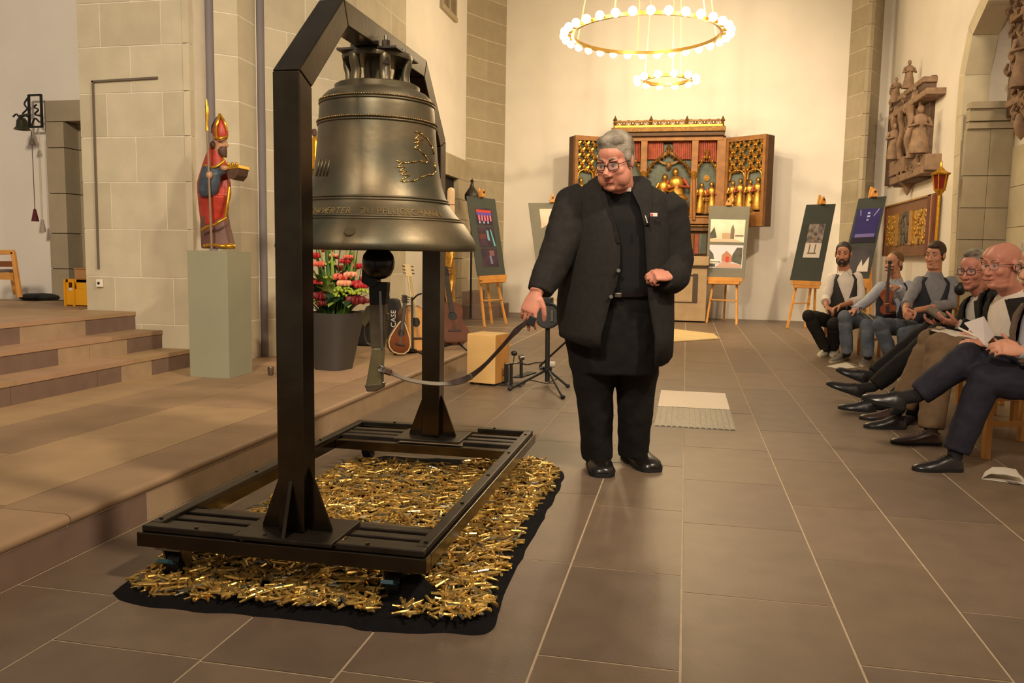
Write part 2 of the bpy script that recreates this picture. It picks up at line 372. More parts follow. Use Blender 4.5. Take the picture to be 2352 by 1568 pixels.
# far jamb of the arch: stones facing the nave, with a moulded impost
zi = PX(2235,290,XR).z
zs = [0,.5,.95,1.4,1.8,2.2,zi]
for za,zb in zip(zs,zs[1:]): obj('stone', G().bx((XR-.01,yj-.05,za+.004),(XR+.27,yj+.03,zb-.004)), rr.choice(ASHD), WR); obj('stone', G().bx((XR+.275,yj-.05,za+.004),(XR+.56,yj+.03,zb-.004)), rr.choice(ASHD), WR)
g = G()
for k,(dz,dy) in enumerate([(.0,.04),(.09,.07),(.17,.05),(.24,.09)]): g.bx((XR-.0,yj-.05-dy,zi+dz),(XR+.56,yj+.03,zi+dz+.08))
obj('impost_moulding', g, ASHD[0], WR)
zs = [.0,.55,1.05,1.55,2.05,2.55]
for r,(za,zb) in enumerate(zip(zs,zs[1:])):
    y = yj-.06; 
    while y > 5: 
        y1 = y-(.9 if r%2 else .7); obj('stone', G().bx((XR+.53,y1+.004,za+.004),(XR+.56,y-.004,zb-.004)), rr.choice(ASH), nb); y = y1
# ------------------------------------------------------------------ bell frame
blk = mat('black_steel', (82,73,61), .22, 1, .18, 9, .03, 60)
blk2 = mat('worn_black_steel', (54,47,40), .40, .6, .3, 14, .05, 70)
steel = mat('bare_steel', (150,146,138), .3, 1, .1, 20)
fr = thing('bell_gantry','black steel portal frame on casters carrying the bronze bell','bell stand',(-1.215,3.12,0))
x0,x1 = -1.252,-1.162
def seg(name, pts): return obj(name, G().prism([(x0,y,z) for y,z in pts],(x1-x0,0,0)), blk, fr, bevel=.004)
seg('post', [(2.345,.195),(2.43,.195),(2.43,1.596),(2.345,1.632)])
seg('diagonal_beam', [(2.345,1.634),(2.43,1.598),(2.713,1.858),(2.676,1.938)])
seg('top_beam', [(2.678,1.939),(2.715,1.859),(3.548,1.867),(3.582,1.946)])
seg('diagonal_beam', [(3.584,1.945),(3.55,1.866),(3.802,1.598),(3.888,1.636)])
seg('post', [(3.803,.195),(3.889,.195),(3.889,1.634),(3.803,1.596)])
for yc,s in ((2.388,-1),(3.846,1)):
    obj('base_plate', G().bx((-1.375,yc-.11,.178),(-1.04,yc+.13,.19)), blk2, fr, bevel=.002)
    for xa,xb in ((x0,x0-.075),(x1,x1+.075)):
        obj('gusset', G().prism([(xa,yc-.005,.19),(xb,yc-.005,.19),(xb,yc-.005,.2),(xa,yc-.005,.40)],(0,.012,0)), blk, fr)
    obj('gusset', G().prism([(x0+.04,yc-.043*s*-1,.19),(x0+.04,yc+s*.1,.19),(x0+.04,yc+s*.043,.36)],(.012,0,0)), blk, fr)
FX0,FX1,FY0,FY1 = -1.725,-.735,2.285,4.13
def rail(name, lo, hi, m=blk): return obj(name, G().bx(lo,hi), m, fr, bevel=.003)
rail('rail',(FX0,FY0,.12),(FX1,FY0+.05,.168)); rail('rail',(FX0,FY1-.05,.12),(FX1,FY1,.168))
rail('rail',(FX0,FY0+.05,.12),(FX0+.05,FY1-.05,.168)); rail('rail',(FX1-.05,FY0+.05,.12),(FX1,FY1-.05,.168))
for (lo,hi) in (((FX0+.012,FY0+.012),(-1.38,FY0+.052)),((-1.035,FY0+.012),(FX1-.012,FY0+.052)),((FX0+.012,FY1-.052),(-1.38,FY1-.012)),((-1.035,FY1-.052),(FX1-.012,FY1-.012)),((FX0+.012,FY0+.054),(FX0+.052,FY1-.054)),((FX1-.052,FY0+.054),(FX1-.012,FY1-.054))):
    rail('flat_bar',(lo[0],lo[1],.168),(hi[0],hi[1],.188),blk2)
for yy in (2.375,2.44,2.51,3.82,3.89,3.97):
    for xa,xb in ((FX0+.054,-1.377),(-1.038,FX1-.054)): rail('cross_bar',(xa,yy-.021,.15),(xb,yy+.021,.178),blk2)
rail('cross_bar',(FX0+.05,2.545,.12),(FX1-.05,2.585,.165)); rail('cross_bar',(FX0+.05,3.73,.12),(FX1-.05,3.77,.165))
for bx_,by_ in [(FX0+.03,FY0+.09),(FX0+.2,FY0+.03),(FX1-.03,FY0+.09),(FX1-.2,FY0+.03),(FX1-.03,2.8),(FX1-.03,3.2),(FX1-.03,3.6),(FX1-.03,4.0),(FX0+.03,3.0),(FX0+.03,3.6),(-1.28,2.31),(-.95,4.1),(-1.5,4.1)]:
    obj('bolt', G().cyl((bx_,by_,.186),(bx_,by_,.193),.007,n=6), blk, fr)
rub = mat('black_rubber',(20,19,19),.6,0,0); teal = mat('teal_plastic',(38,74,84),.4,0,0)
for cx,cy in ((-1.62,2.345),(-.86,2.36),(-1.62,4.02),(-.86,4.02)):
    c = obj('caster', G().bx((cx-.045,cy-.05,.110),(cx+.045,cy+.05,.12)).prism([(cx-.036,cy-.03,.11),(cx-.036,cy+.035,.11),(cx-.036,cy+.025,.03),(cx-.036,cy-.0,.03)],(.006,0,0)).prism([(cx+.03,cy-.03,.11),(cx+.03,cy+.035,.11),(cx+.03,cy+.025,.03),(cx+.03,cy-.0,.03)],(.006,0,0)), steel, fr)
    obj('wheel', G().cyl((cx-.022,cy+.012,.047),(cx+.022,cy+.012,.047),.042,n=20), rub, c, 40)
    obj('brake_pedal', G().box((cx,cy-.055,.075),(.04,.05,.012),M.Rotation(-.5,3,'X')), teal, c)
# ------------------------------------------------------------------ bell
BC = V((-1.215,3.12,0))
bronze = mat('bell_bronze',(118,104,80),.42,.7,.22,5,.05,35, col2=(76,76,64))
bronze_hi = mat('polished_bronze',(196,160,96),.25,1,.1,30)
prof = [(.372,1.100),(.394,1.100),(.399,1.108),(.396,1.125),(.385,1.15),(.366,1.18),(.350,1.203),(.338,1.216),(.318,1.238),(.298,1.262),(.286,1.28),(.272,1.31),(.258,1.35),(.247,1.40),(.239,1.46),(.233,1.53),(.228,1.60),(.2255,1.64),(.222,1.666),(.212,1.689),(.195,1.706),(.172,1.716),(.166,1.718),(.166,1.736),(.158,1.741),(.06,1.748)]
def rb(z):
    for (r0,z0),(r1,z1) in zip(prof[2:],prof[3:]):
        if z0 <= z <= z1: return r0+(r1-r0)*(z-z0)/max(z1-z0,1e-6)
    return prof[2][0]
bell = thing('bell','large greenish bronze church bell hanging in the black frame','bell',(-1.215,3.12,1.10))
inner = [(.0,1.70),(.12,1.69),(.19,1.65),(.205,1.55),(.22,1.4),(.26,1.28),(.32,1.18),(.362,1.12),(.372,1.1005)]
obj('bell_body', G().lathe(inner+prof, BC, 96, False), bronze, bell, 50)
for z in (1.672,1.662,1.592,1.582,1.296,1.286,1.222+.0,1.213):
    obj('moulding_ring', G().torus(BC+V((0,0,z)), rb(z)+.001, .0042, 96, 8), bronze, bell, 180)
g = G()
for z in (1.672,1.592):
    for k in range(150):
        a = 2*PI*k/150; g.ell(BC+V(((rb(z)+.004)*math.cos(a),(rb(z)+.004)*math.sin(a),z)), .0042, n=6, m=4)
o = obj('beaded_ring', g, mat('ring_bronze',(150,124,84),.28,1,.1,20), bell, 180); o['kind'] = 'stuff'
PH0 = math.atan2(-BC.y,-BC.x)
def onbell(px, py, off=.0):
    d = _ray(px,py); a,b = 0,0; t = (BC.y-.46)/d.y
    for k in range(400):
        q = EYE+d*t; r = math.hypot(q.x-BC.x,q.y-BC.y)
        if r <= rb(q.z)+off: return q
        t += .0025/d.y
        if q.y > BC.y+.05: break
    q = EYE+d*(BC.y/d.y); e = (q-BC); e.z = 0; e.normalize(); r = rb(q.z)+off
    return V((BC.x+e.x*r,BC.y+e.y*r-.02,q.z))
def engr(name, txt, width, phi, align, z0, h, m, dep=.003):
    cu = bpy.data.curves.new('inscription_text','FONT'); cu.body = txt; cu.align_x = align; cu.extrude = .02; cu.space_character = 1.12; cu.resolution_u = 2
    to = bpy.data.objects.new('tmp_text', cu); COL.objects.link(to)
    dg = bpy.context.evaluated_depsgraph_get(); me = bpy.data.meshes.new_from_object(to.evaluated_get(dg)); bpy.data.objects.remove(to)
    xs = [v.co.x for v in me.vertices]; wd = max(xs)-min(xs); ys = [v.co.y for v in me.vertices]; hh = max(ys)
    for v in me.vertices:
        z = z0+v.co.y/hh*h; r = rb(z)+(.0 if v.co.z < 0 else dep); a = phi+v.co.x/wd*width/rb(z0+h/2)
        v.co = (BC.x+r*math.cos(a),BC.y+r*math.sin(a),z)
    for v in me.vertices: v.co = v.co-ORG[bell.name]
    me.name = name; me.materials.clear(); me.materials.append(m)
    return put(bpy.data.objects.new(name, me), bell, None)
engr('inscription','ZU PFLUGSCHAREN',.325,PH0-.20,'LEFT',1.228,.024,mat('letter_bronze',(212,184,130),.3,1,.1,30))
engr('inscription','SCHWERTER',.205,PH0-.30,'RIGHT',1.228,.024,MATS['letter_bronze'])
def dv(L): return [onbell(690+x/3.564,160+y/3.564,.002) for x,y in L]
for L in ([(785,745),(835,755),(795,795),(855,795),(810,830),(870,830),(820,855),(895,865),(820,905),(840,915),(930,910),(990,880),(1050,857),(1085,858)],
          [(785,745),(850,765),(920,755),(980,745),(1030,765),(1050,740)],
          [(935,505),(985,515),(940,570),(1005,570),(935,600),(990,600),(935,640),(965,650),(1020,700),(1050,745)],
          [(985,520),(1040,570),(1078,630),(1095,690)],[(1085,858),(1108,830),(1100,760)]):
    q_ = dv(L); gd = G()
    for a_,b_ in zip(q_,q_[1:]): gd.cyl(a_,b_,.0028,n=6); gd.ell(b_,.0028,n=6,m=4)
    o = obj('dove_outline', gd, bronze_hi, bell, 180); o['kind'] = 'stuff'
for k in range(4): obj('relief_bar', G().tube(dv([(160+k*26,728+k*2),(130+k*28,870)]), .0035, 6), bronze, bell, 180)
c = onbell(804,531); nrm = (c-BC); nrm.z = -.0; nrm = (nrm.normalized()+V((0,0,.9))).normalized()
obj('medallion', G().cyl(c-nrm*.004,c+nrm*.004,.024,.021,20), bronze, bell, 40)
g = G(); a0 = .3
obj('crown_block', G().lathe([(.05,1.745),(.055,1.80),(.05,1.855)],BC,12), bronze, bell, 40)
for k in range(6):
    a = PH0+.25+k*PI/3; e = V((math.cos(a),math.sin(a),0))
    pts = curve([BC+e*.118+V((0,0,1.735)),BC+e*.112+V((0,0,1.78)),BC+e*.122+V((0,0,1.825)),BC+e*.118+V((0,0,1.85))],5)
    obj('crown_loop', G().tube(pts,[(.023,.017)]*len(pts),8,up=e), bronze, bell, 60)
obj('crown_ring', G().lathe([(.085,1.836),(.135,1.836),(.138,1.848),(.135,1.858),(.085,1.858)],BC,24), bronze, bell, 40)
obj('yoke_plate', G().bx((-1.33,2.99,1.852),(-1.09,3.25,1.862)), blk2, bell, bevel=.002)
for X_ in (-1.27,-1.142):
    for Y_ in (3.02,3.22):
        b = obj('hanger_bolt', G().cyl((X_,Y_,1.75),(X_,Y_,1.905),.0075,n=8), steel, bell, 40)
        [obj('nut', G().cyl((X_,Y_,z0),(X_,Y_,z0+.024),.016,n=6), blk2, b) for z0 in (1.864,1.80)]
# ------------------------------------------------------------------ clapper made from a rifle
YR = 3.12
cl = thing('rifle_clapper','old rifle hung upside down as the clapper under the bell','clapper',P(862,890,YR))
gun = mat('gun_metal',(104,94,76),.35,.7,.2,20); stockm = mat('olive_painted_stock',(106,98,70),.28,.25,.15,14); darkp = mat('matt_black',(17,16,16),.5,0,.1)
def pr(name, pts, th, m, bev=.004, yo=0.):
    return obj(name, G().prism([P(x,y,YR-th/2+yo) for x,y in pts],(0,th,0)), m, cl, bevel=bev)
obj('suspension_rod', G().cyl(P(868,560,YR),P(868,420,YR),.012), gun, cl, 40)
obj('striker_ball', G().lathe([(.0,-.064),(.03,-.058),(.05,-.045),(.063,-.018),(.066,.01),(.06,.035),(.045,.055),(.02,.066)],P(869,606,YR),40,True), mat('black_gloss_ball',(15,14,15),.22,0,0), cl, 180)
pr('ball_collar',[(832,600),(862,600),(866,655),(852,662),(829,648)],.05,darkp)
pr('handguard',[(846,648),(889,648),(888,668),(884,700),(848,700)],.04,darkp)
pr('receiver',[(849,690),(884,690),(886,728),(884,772),(878,800),(852,800),(848,760)],.032,gun)
obj('rail_tube', G().tube([P(874,668,YR-.02),P(877,800,YR-.02)],.007,8), steel, cl, 40)
pr('magazine',[(850,700),(840,704),(832,722),(830,742),(838,752),(846,740),(852,735)],.024,stockm)
obj('trigger_guard', G().tube(curve([P(850,742,YR),P(838,758,YR),P(842,785,YR),P(852,792,YR)],5),.004,6), gun, cl, 60)
pr('sight_block',[(884,716),(892,720),(892,736),(884,738)],.016,gun)
pr('stock',[(853,798),(879,798),(876,840),(875,888),(862,896),(843,897),(838,888),(846,840)],.04,stockm,.010)
obj('butt_plate', G().prism([P(836,884,YR-.022),P(877,880,YR-.022),P(876,892,YR-.022),P(862,899,YR-.022),P(842,900,YR-.022)],(0,.044,0)), gun, cl, bevel=.004)
obj('sling_ring', G().torus(P(874,846,YR-.02),.011,.003,14,6,M.Rotation(PI/2,3,'X')), steel, cl, 180)
obj('bolt_knob', G().ell(P(881,879,YR-.01),.009,n=10,m=6), steel, cl, 180)
# strap to the hand
HY = 3.80
sp = curve([P(874,846,3.10),P(891,853,3.11),P(935,871,3.17),P(985,880,3.26),P(1030,880,3.36),P(1070,870,3.45),P(1108,843,3.55),P(1150,799,3.67),P(1185,760,3.74),P(1212,738,HY-.09)],6)
def ribbon(pts, wfun, th=.003):
    rings = []
    for i,p in enumerate(pts):
        d = (pts[min(i+1,len(pts)-1)]-pts[max(0,i-1)]).normalized(); u = wfun(i/(len(pts)-1)); u = (u-d*u.dot(d)).normalized(); n_ = d.cross(u)
        wv = .0145
        rings.append([p+u*wv+n_*th/2,p-u*wv+n_*th/2,p-u*wv-n_*th/2,p+u*wv-n_*th/2])
    return G().loft(rings)
def wf(t): 
    k = min(1,max(0,(t-.42)/.25)); k0 = min(1,max(0,1-t/.16))
    return V((.35*k,1-.9*max(k,k0*.8),.12+.9*max(k,k0*.8)))
st = thing('leather_strap','dark leather strap pulled from the rifle clapper to the man\'s hand','strap',sp[0])
obj('band', ribbon(sp,wf), mat('dark_leather',(58,43,38),.4,0,.15,30), st, 50)
i = 6; obj('buckle', G().box(sp[i],(.03,.012,.028),M.Rotation(.3,3,'Y')), mat('brown_leather',(96,72,52),.45,0,.1), st, bevel=.003)
i = 31; obj('buckle', G().box(sp[i],(.034,.012,.026),M.Rotation(-.35,3,'Y')), steel, st, bevel=.003)
e = sp[-1]; obj('strap_end', G().box(e+V((.020,-.010,.004)),(.036,.012,.044),M.Rotation(.4,3,'Y')), darkp, st, bevel=.003)
# ------------------------------------------------------------------ black cloth with cartridge cases
bp_ = [(257,1362),(300,1388),(420,1402),(560,1414),(700,1427),(790,1438),(840,1450),(1000,1457),(1100,1460),(1138,1440),(1150,1385),(1190,1300),(1235,1215),(1266,1160),(1292,1108),(1293,1086),(1250,1062),(1180,1052)]
bo = [PZ(x,y,0) for x,y in bp_]+[V((-.95,4.12,0)),V((-1.25,4.10,0)),V((-1.6,4.02,0)),V((-1.74,3.5,0)),V((-1.76,2.9,0)),V((-1.78,2.5,0))]
bo = [V((p.x,p.y,0)) for p in bo]
bl = curve(bo+[bo[0]],5)[:-1]; ctr = V((-1.15,3.05,0)); rings = []
K = 22
for k in range(K+1):
    t = k/K; ring = []
    for i,p in enumerate(bl):
        q = ctr.lerp(p, t if k<K else 1.0)
        wob = .016*NZ.noise(V((q.x*9,q.y*9,3))) if t > .8 else 0
        q = q+(p-ctr).normalized()*wob
        z = .006+.010*abs(NZ.noise(V((q.x*14,q.y*14,0))))
        if t > .82: z += .014*math.sin(PI*(t-.82)/.18)*(1+NZ.noise(V((q.x*8,q.y*8,7))))
        z += .085*math.exp(-(((q.x+.80)/.055)**2+((q.y-2.37)/.06)**2))
        if k == K: z = .0005
        ring.append(V((q.x,q.y,max(z,.0005))))
    rings.append(ring)
g = G(); g.loft(rings, False); g.add([ctr+V((0,0,.01))],[]) 
o = obj('black_cloth', g, mat('black_cloth',(21,19,20),.95,0,.2,30,.2,90,.15), None, 180)
tag(o,'black cloth spread under the bell frame and covered with brass cases','cloth')
brass = [mat('cartridge_brass',(228,190,106),.28,.8,.25,60), mat('cartridge_brass_dull',(182,150,86),.38,.75,.3,60), mat('cartridge_steel',(132,128,114),.32,.8,.2,60)]
def shell_prof(): return [(r_*1.1,z_*1.18) for r_,z_ in ((.0012,.0),(.0047,.0),(.0047,.0018),(.0040,.0026),(.0046,.004),(.0042,.032),(.0031,.036),(.0030,.045),(.0021,.045),(.0021,.036))]
shell_me = []
for m in brass:
    gg = G().lathe(shell_prof(),(0,0,-.0265),7,True); shell_me.append(mesh_from(gg,'cartridge_case',m,40))
# polygon test
def inside(x,y,poly):
    c = False; j = len(poly)-1
    for i in range(len(poly)):
        if (poly[i].y>y)!=(poly[j].y>y) and x < (poly[j].x-poly[i].x)*(y-poly[i].y)/(poly[j].y-poly[i].y)+poly[i].x: c = not c
        j = i
    return c
shr = [p-(p-ctr).normalized()*.05 for p in bl]
rs = random.Random(5); pts = []
while len(pts) < 7000:
    x = rs.uniform(-1.8,-.5); y = rs.uniform(2.1,4.15)
    nf = .03*NZ.noise(V((x*7,y*7,2)))
    if not inside(x+nf,y+nf,shr): continue
    if (x+.80)**2/.08**2+(y-2.36)**2/.075**2 < 1: continue
    if abs(x+.845+.25*(y-2.25)) < .035 and y < 2.38: continue
    if y > 3.8 and x < -1.0-rs.random()*.1 and y > 3.92: continue
    if any((x-cx)**2+(y-cy-.01)**2 < .05**2 for cx,cy in ((-1.62,2.345),(-1.62,4.02),(-.86,4.02))): continue
    pts.append((x,y))
def front_score(p):
    x,y = p; d = math.hypot(x,y); hid = (FX0-.02 < x < FX1+.02 and y > FY0-.02 and y < 2.75) or (x1-.1 < x < FX1+.05 and y > 2.3) and x > FX1-.06
    return d+(3 if hid else 0)
pts.sort(key=front_score)
M4 = []
def shell_mat(x,y,first):
    z = .013+(.006+abs(rs.gauss(0,.010)) if not first else .018+rs.random()*.012)
    return M.Translation((x,y,z)) @ M.Rotation(rs.random()*2*PI,4,'Z') @ M.Rotation(PI/2+rs.gauss(0,.13),4,'Y') @ M.Rotation(rs.random()*6,4,'Z')
for i,(x,y) in enumerate(pts[:300]):
    o = bpy.data.objects.new('cartridge_case', shell_me[0 if rs.random()<.7 else (1 if rs.random()<.75 else 2)]); COL.objects.link(o); o.matrix_world = shell_mat(x,y,True)
    tag(o,'empty brass cartridge case lying near the front edge of the black cloth','cartridge case','empty brass cartridge cases on the black cloth')
low = mesh_from(G().lathe([(.0052,.0),(.0050,.005),(.0046,.038),(.0033,.043),(.0033,.053)],(0,0,-.0265),6,True),'cartridge_heap_piece',brass[0])
base = np.array([tuple(v.co) for v in low.vertices]); fcs = [tuple(p.vertices) for p in low.polygons]
vs = []; fs = []; mi = []; nv = len(base)
for i,(x,y) in enumerate(pts[300:]):
    Mx = np.array(shell_mat(x,y,False)); q = base@Mx[:3,:3].T+Mx[:3,3]; vs.append(q); o_ = i*nv
    fs += [tuple(k+o_ for k in f) for f in fcs]; mi += [rs.choices((0,1,2),(5,4,1))[0]]*len(fcs)
me = bpy.data.meshes.new('cartridge_heap'); me.from_pydata(np.concatenate(vs).tolist(),[],fs)
for m in brass: me.materials.append(m)
me.polygons.foreach_set('material_index',mi); me.update()
o = bpy.data.objects.new('cartridge_heap',me); COL.objects.link(o)
tag(o,'spread of thousands of empty brass cartridge cases beneath the bell frame','cartridge cases',kind='stuff')
# ------------------------------------------------------------------ chandeliers
brassf = mat('chandelier_brass',(176,140,70),.35,.8,.1,20); bulbm = mat('lit_bulb',(255,226,160),.4,0,0,emit=26)
cable_m = mat('pale_cable',(214,196,150),.6,0,0)
def chandelier(lab, c, R_, nb, ro, watts, hang, tz, nl):
    t = thing('ring_chandelier',lab,'chandelier',c)
    obj('ring', G().lathe([(R_-.02,-.02),(R_+.02,-.02),(R_+.02,.025),(R_-.02,.025),(R_-.02,-.02)],c,64,False), brassf, t, 30)
    for k in range(nb):
        a = 2*PI*(k+.5)/nb; e = V((math.cos(a),math.sin(a),0)); s = obj('lamp_holder', G().cyl(c+e*(R_+.015),c+e*(R_+.075),.016,n=8), brassf, t, 40)
        obj('bulb', G().ell(c+e*(R_+.12),.056,n=12,m=8), bulbm, s, 180)
    for a in hang: e = V((math.cos(a)*R_,math.sin(a)*R_,0)); obj('suspension_cable', G().cyl(c+e,c+e*.35+V((0,0,tz)),.010,n=6), cable_m, t, 60)
    for k in range(nl):
        a = 2*PI*k/nl+.2; p = c+V((math.cos(a),math.sin(a),0))*(R_+.2)
        lamp('bulb_glow','POINT',p+V((0,0,-.02)),watts/nl,WARM,size=.06).parent = None
Yc = 11.6; cc = P(1484,80,Yc)
chandelier('large ring chandelier of many glowing bulbs above the altarpiece', cc, .0862*Yc, 32, .05, 190, (.35,1.75,2.9,4.35,5.6), 3.5, 5)
Yd = 13.2; cc2 = P(1531,184,Yd)
chandelier('small ring chandelier with a dozen bulbs hanging below the large ring', cc2, .026*Yd, 12, .05, 40, (.9,3.0,5.0), 4.5, 2)
# ------------------------------------------------------------------ winged altarpiece
gold = mat('carved_gold',(190,142,62),.36,.75,.3,25,.1,60); goldd = mat('dark_gilding',(122,86,38),.5,.5,.35,22,.1,60); wood = mat('brown_gilded_wood',(142,95,46),.5,.15,.2,9); woodd = mat('dark_brown_wood',(86,58,34),.6,0,.2,9)
blueb = mat('grey_blue_ground',(96,104,96),.8,0,.15,9); redc = mat('carved_red',(150,70,48),.6,.1,.2,16); skinw = mat('painted_flesh',(206,150,104),.6,0,.1)
RY = 15.28
def rp(px,py,dy=0.): return P(px,py,RY+dy)
ret = thing('winged_altarpiece','large gilded winged altarpiece on the back wall behind the priest','altarpiece',(rp(1540,700).x,RY,0))
def rbox(name, xa,ya,xb,yb, d0,d1, m, parent=ret, bev=0): 
    a,b = rp(xa,ya),rp(xb,yb); return obj(name, G().bx((min(a.x,b.x),RY+d0,min(a.z,b.z)),(max(a.x,b.x),RY+d1,max(a.z,b.z))), m, parent, bevel=bev)
case = rbox('shrine_case',1414,312,1660,521,.16,.4,woodd); rbox('back_panel',1420,330,1655,505,.13,.155,blueb)
for xa,xb in ((1413,1421),(1473,1482),(1590,1598),(1648,1661)): rbox('post',xa,316,xb,505,-.02,.15,wood,bev=.006)
for ya,yb,m in ((312,322,wood),(494,500,wood),(500,515,wood),(515,521,goldd)): rbox('rail',1413,ya,1661,yb,-.03,.16,m,bev=.006)
rbox('cornice',1408,303,1664,312,-.10,.2,woodd,bev=.01); rbox('cornice',1406,296,1666,303,-.14,.2,goldd,bev=.01); rbox('cornice',1412,290,1660,296,-.11,.2,gold,bev=.008)
# pierced crest
g = G(); r0,r1 = rp(1414,292),rp(1660,278); n = 12; L = (r1.x-r0.x)/n; zb,zt = r0.z,r1.z
for k in range(n):
    xx = r0.x+L*(k+.5); g.torus((xx,RY-.08,(zb+zt)/2),L*.36,.014,16,5,M.Rotation(PI/2,3,'X'))
    g.torus((xx-L/2,RY-.08,(zb+zt)/2+.02),L*.2,.012,12,5,M.Rotation(PI/2,3,'X')); g.tube([(xx-L*.3,RY-.08,zb),(xx,RY-.08,zt),(xx+L*.3,RY-.08,zb)],.012,5)
o = obj('pierced_crest', g, goldd, ret, 60); o['kind'] = 'stuff'
obj('crest_rail', G().bx((r0.x,RY-.1,zt-.008),(r1.x,RY-.06,zt+.02)), goldd, ret)
for px in (1414,1496,1578,1660):
    a = rp(px,278); obj('finial', G().lathe([(.0,-.15),(.03,-.12),(.02,-.02),(.045,.0),(.02,.04),(.0,.09)],a+V((0,-.08,0)),8), goldd, ret, 60)
# pleated red curtains
for xa,xb in ((1484,1524),(1546,1588),(1600,1646),(1424,1471)):
    n = 9
    for k in range(n):
        x = xa+(xb-xa)*(k+.5)/n; a,b = rp(x,323,.10),rp(x,372 if xa not in (1484,1546) else 366,.10); obj('pleat', G().cyl(a,b,.022,n=8), redc, ret, 60)
def ogee(xa,xb,ys,yt,mt,r=.022,cusp=6,dy=.05,m=goldd):
    xm = (xa+xb)/2; L = curve([rp(xa,ys,dy),rp(xa+(xb-xa)*.12,ys-(ys-yt)*.42,dy),rp(xm-(xb-xa)*.16,yt+(ys-yt)*.26,dy),rp(xm,yt,dy)],6)
    Rr = curve([rp(xb,ys,dy),rp(xb-(xb-xa)*.12,ys-(ys-yt)*.42,dy),rp(xm+(xb-xa)*.16,yt+(ys-yt)*.26,dy),rp(xm,yt,dy)],6)
    for q in (L,Rr):
        g = G().tube(q,r,6)
        for i in range(1,len(q)-1,max(1,len(q)//cusp)): g.ell(q[i]+V((0,-.02,.028)),(.022,.022,.03),n=6,m=4); g.tube([q[i],q[i]+(rp(xm,ys,dy)-q[i])*.16],[r*.8,r*.3],5)
        o = obj('arch_rib', g, m, ret, 60); o['kind'] = 'stuff'
    obj('finial', G().lathe([(.0,-.08),(.035,-.04),(.02,0),(.05,.04),(.0,.12)],rp(xm,yt,dy)+V((0,-.02,0)),8), m, ret, 60)
ogee(1484,1588,404,346,None,.030,5); ogee(1600,1647,400,356,None,.022,4,m=gold); ogee(1422,1472,400,356,None,.022,4,m=gold)
for px in (1478,1594): obj('capital', G().lathe([(.03,-.1),(.06,0),(.07,.05),(.03,.07)],rp(px,402,-.03),10), gold, ret, 60)
for px,yb in ((1478,505),(1594,505)): obj('colonnette', G().cyl(rp(px,404,-.03),rp(px,yb,-.03),.035,n=10), wood, ret, 60)
def figure(parent, base, h, mrobe, mmantle, lean=0., name='carved_figure', fy=-1, fat=1., sit=False, plain=False):
    b = V(base); up = V((lean,0,1)).normalized()
    f = obj(name, G().lathe([(.16*fat,0),(.17*fat,.08),(.13*fat,.35),(.10*fat,.5),(.13*fat,.62),(.14*fat,.74),(.06,.84)],(0,0,0),10), mrobe, parent, 70) if False else None
    R = frame(up,(0,1,0)); g = G()
    pr_ = [(.17*fat,0),(.18*fat,.06),(.14*fat,.3),(.11*fat,.48),(.125*fat,.62),(.135*fat,.72),(.10*fat,.79),(.045,.83)]
    ringz = []
    for r,z in pr_:
        ringz.append([b+(R@V((r*h*(1+.10*math.cos(5*a+z*7))*math.cos(a), .75*r*h*(1+.10*math.cos(5*a+z*7))*math.sin(a), z*h))) for a in [2*PI*k/14 for k in range(14)]])
    g.loft(ringz)
    if sit: g.ell(b+R@V((0,-.16*h,.34*h)),(.17*h*fat,.2*h,.1*h),n=10,m=6)
    f = obj(name, g, mrobe, parent, 70)
    for s in (-1,1): obj('arm', G().tube([b+R@V((s*.13*h*fat,0,.74*h)),b+R@V((s*.19*h*fat,-.05*h,.56*h)),b+R@V((s*.05*h,-.16*h,.60*h))],[.045*h,.04*h,.025*h],7), mmantle, f, 70)
    obj('head', G().ell(b+R@V((0,-.01*h,.905*h)),(.058*h,.065*h,.078*h),n=10,m=7), mrobe if plain or mrobe is gold else skinw, f, 180)
    obj('hair', G().ell(b+R@V((0,.015*h,.925*h)),(.068*h,.068*h,.08*h),n=10,m=7), mmantle if plain else goldd, f, 180)
    return f
S_ = .00835*RY/15.28
def fig(px,yb,hpx,m1,m2,lean=0,fat=1.,sit=False,dy=.04): return figure(ret, rp(px,yb,dy), hpx*S_, m1, m2, lean, fat=fat, sit=sit)
fig(1514,492,88,gold,gold,.12,1.0); fig(1558,494,102,gold,redc,-.1,1.3,True); fig(1606,490,66,gold,gold,.05,.9); fig(1635,490,68,gold,redc,-.05,.95); fig(1621,492,48,goldd,gold,0,.8); fig(1438,490,68,gold,gold,0,.9); fig(1459,490,62,goldd,gold,0,.9); fig(1530,492,40,goldd,gold,0,1.3); fig(1545,496,30,gold,goldd,0,1.6)
obj('dove', G().ell(rp(1536,380,.06),(.05,.03,.08),n=8,m=6).prism([rp(1536,378,.05),rp(1512,366,.05),rp(1520,376,.05)],(0,.02,0)).prism([rp(1536,378,.05),rp(1560,366,.05),rp(1552,376,.05)],(0,.02,0)), goldd, ret, 60)
obj('sun_disc', G().cyl(rp(1623,409,.11),rp(1623,409,.13),.055,n=20), gold, ret, 40)
# predella
rbox('predella',1450,521,1636,532,-.02,.35,woodd); rbox('predella',1440,526,1645,530,-.05,.3,goldd)
rbox('predella_box',1462,532,1626,586,.05,.4,wood)
for xa,xb,m in ((1468,1500,goldd),(1504,1536,redc),(1540,1562,goldd),(1566,1592,goldd),(1596,1604,redc),(1606,1622,blueb)):
    f = rbox('predella_panel',xa,537,xb,583,.01,.05,m,bev=.006)
    if m is goldd: figure(f, rp((xa+xb)/2,582,.03), 40*S_, gold, redc, 0, name='relief_figure')
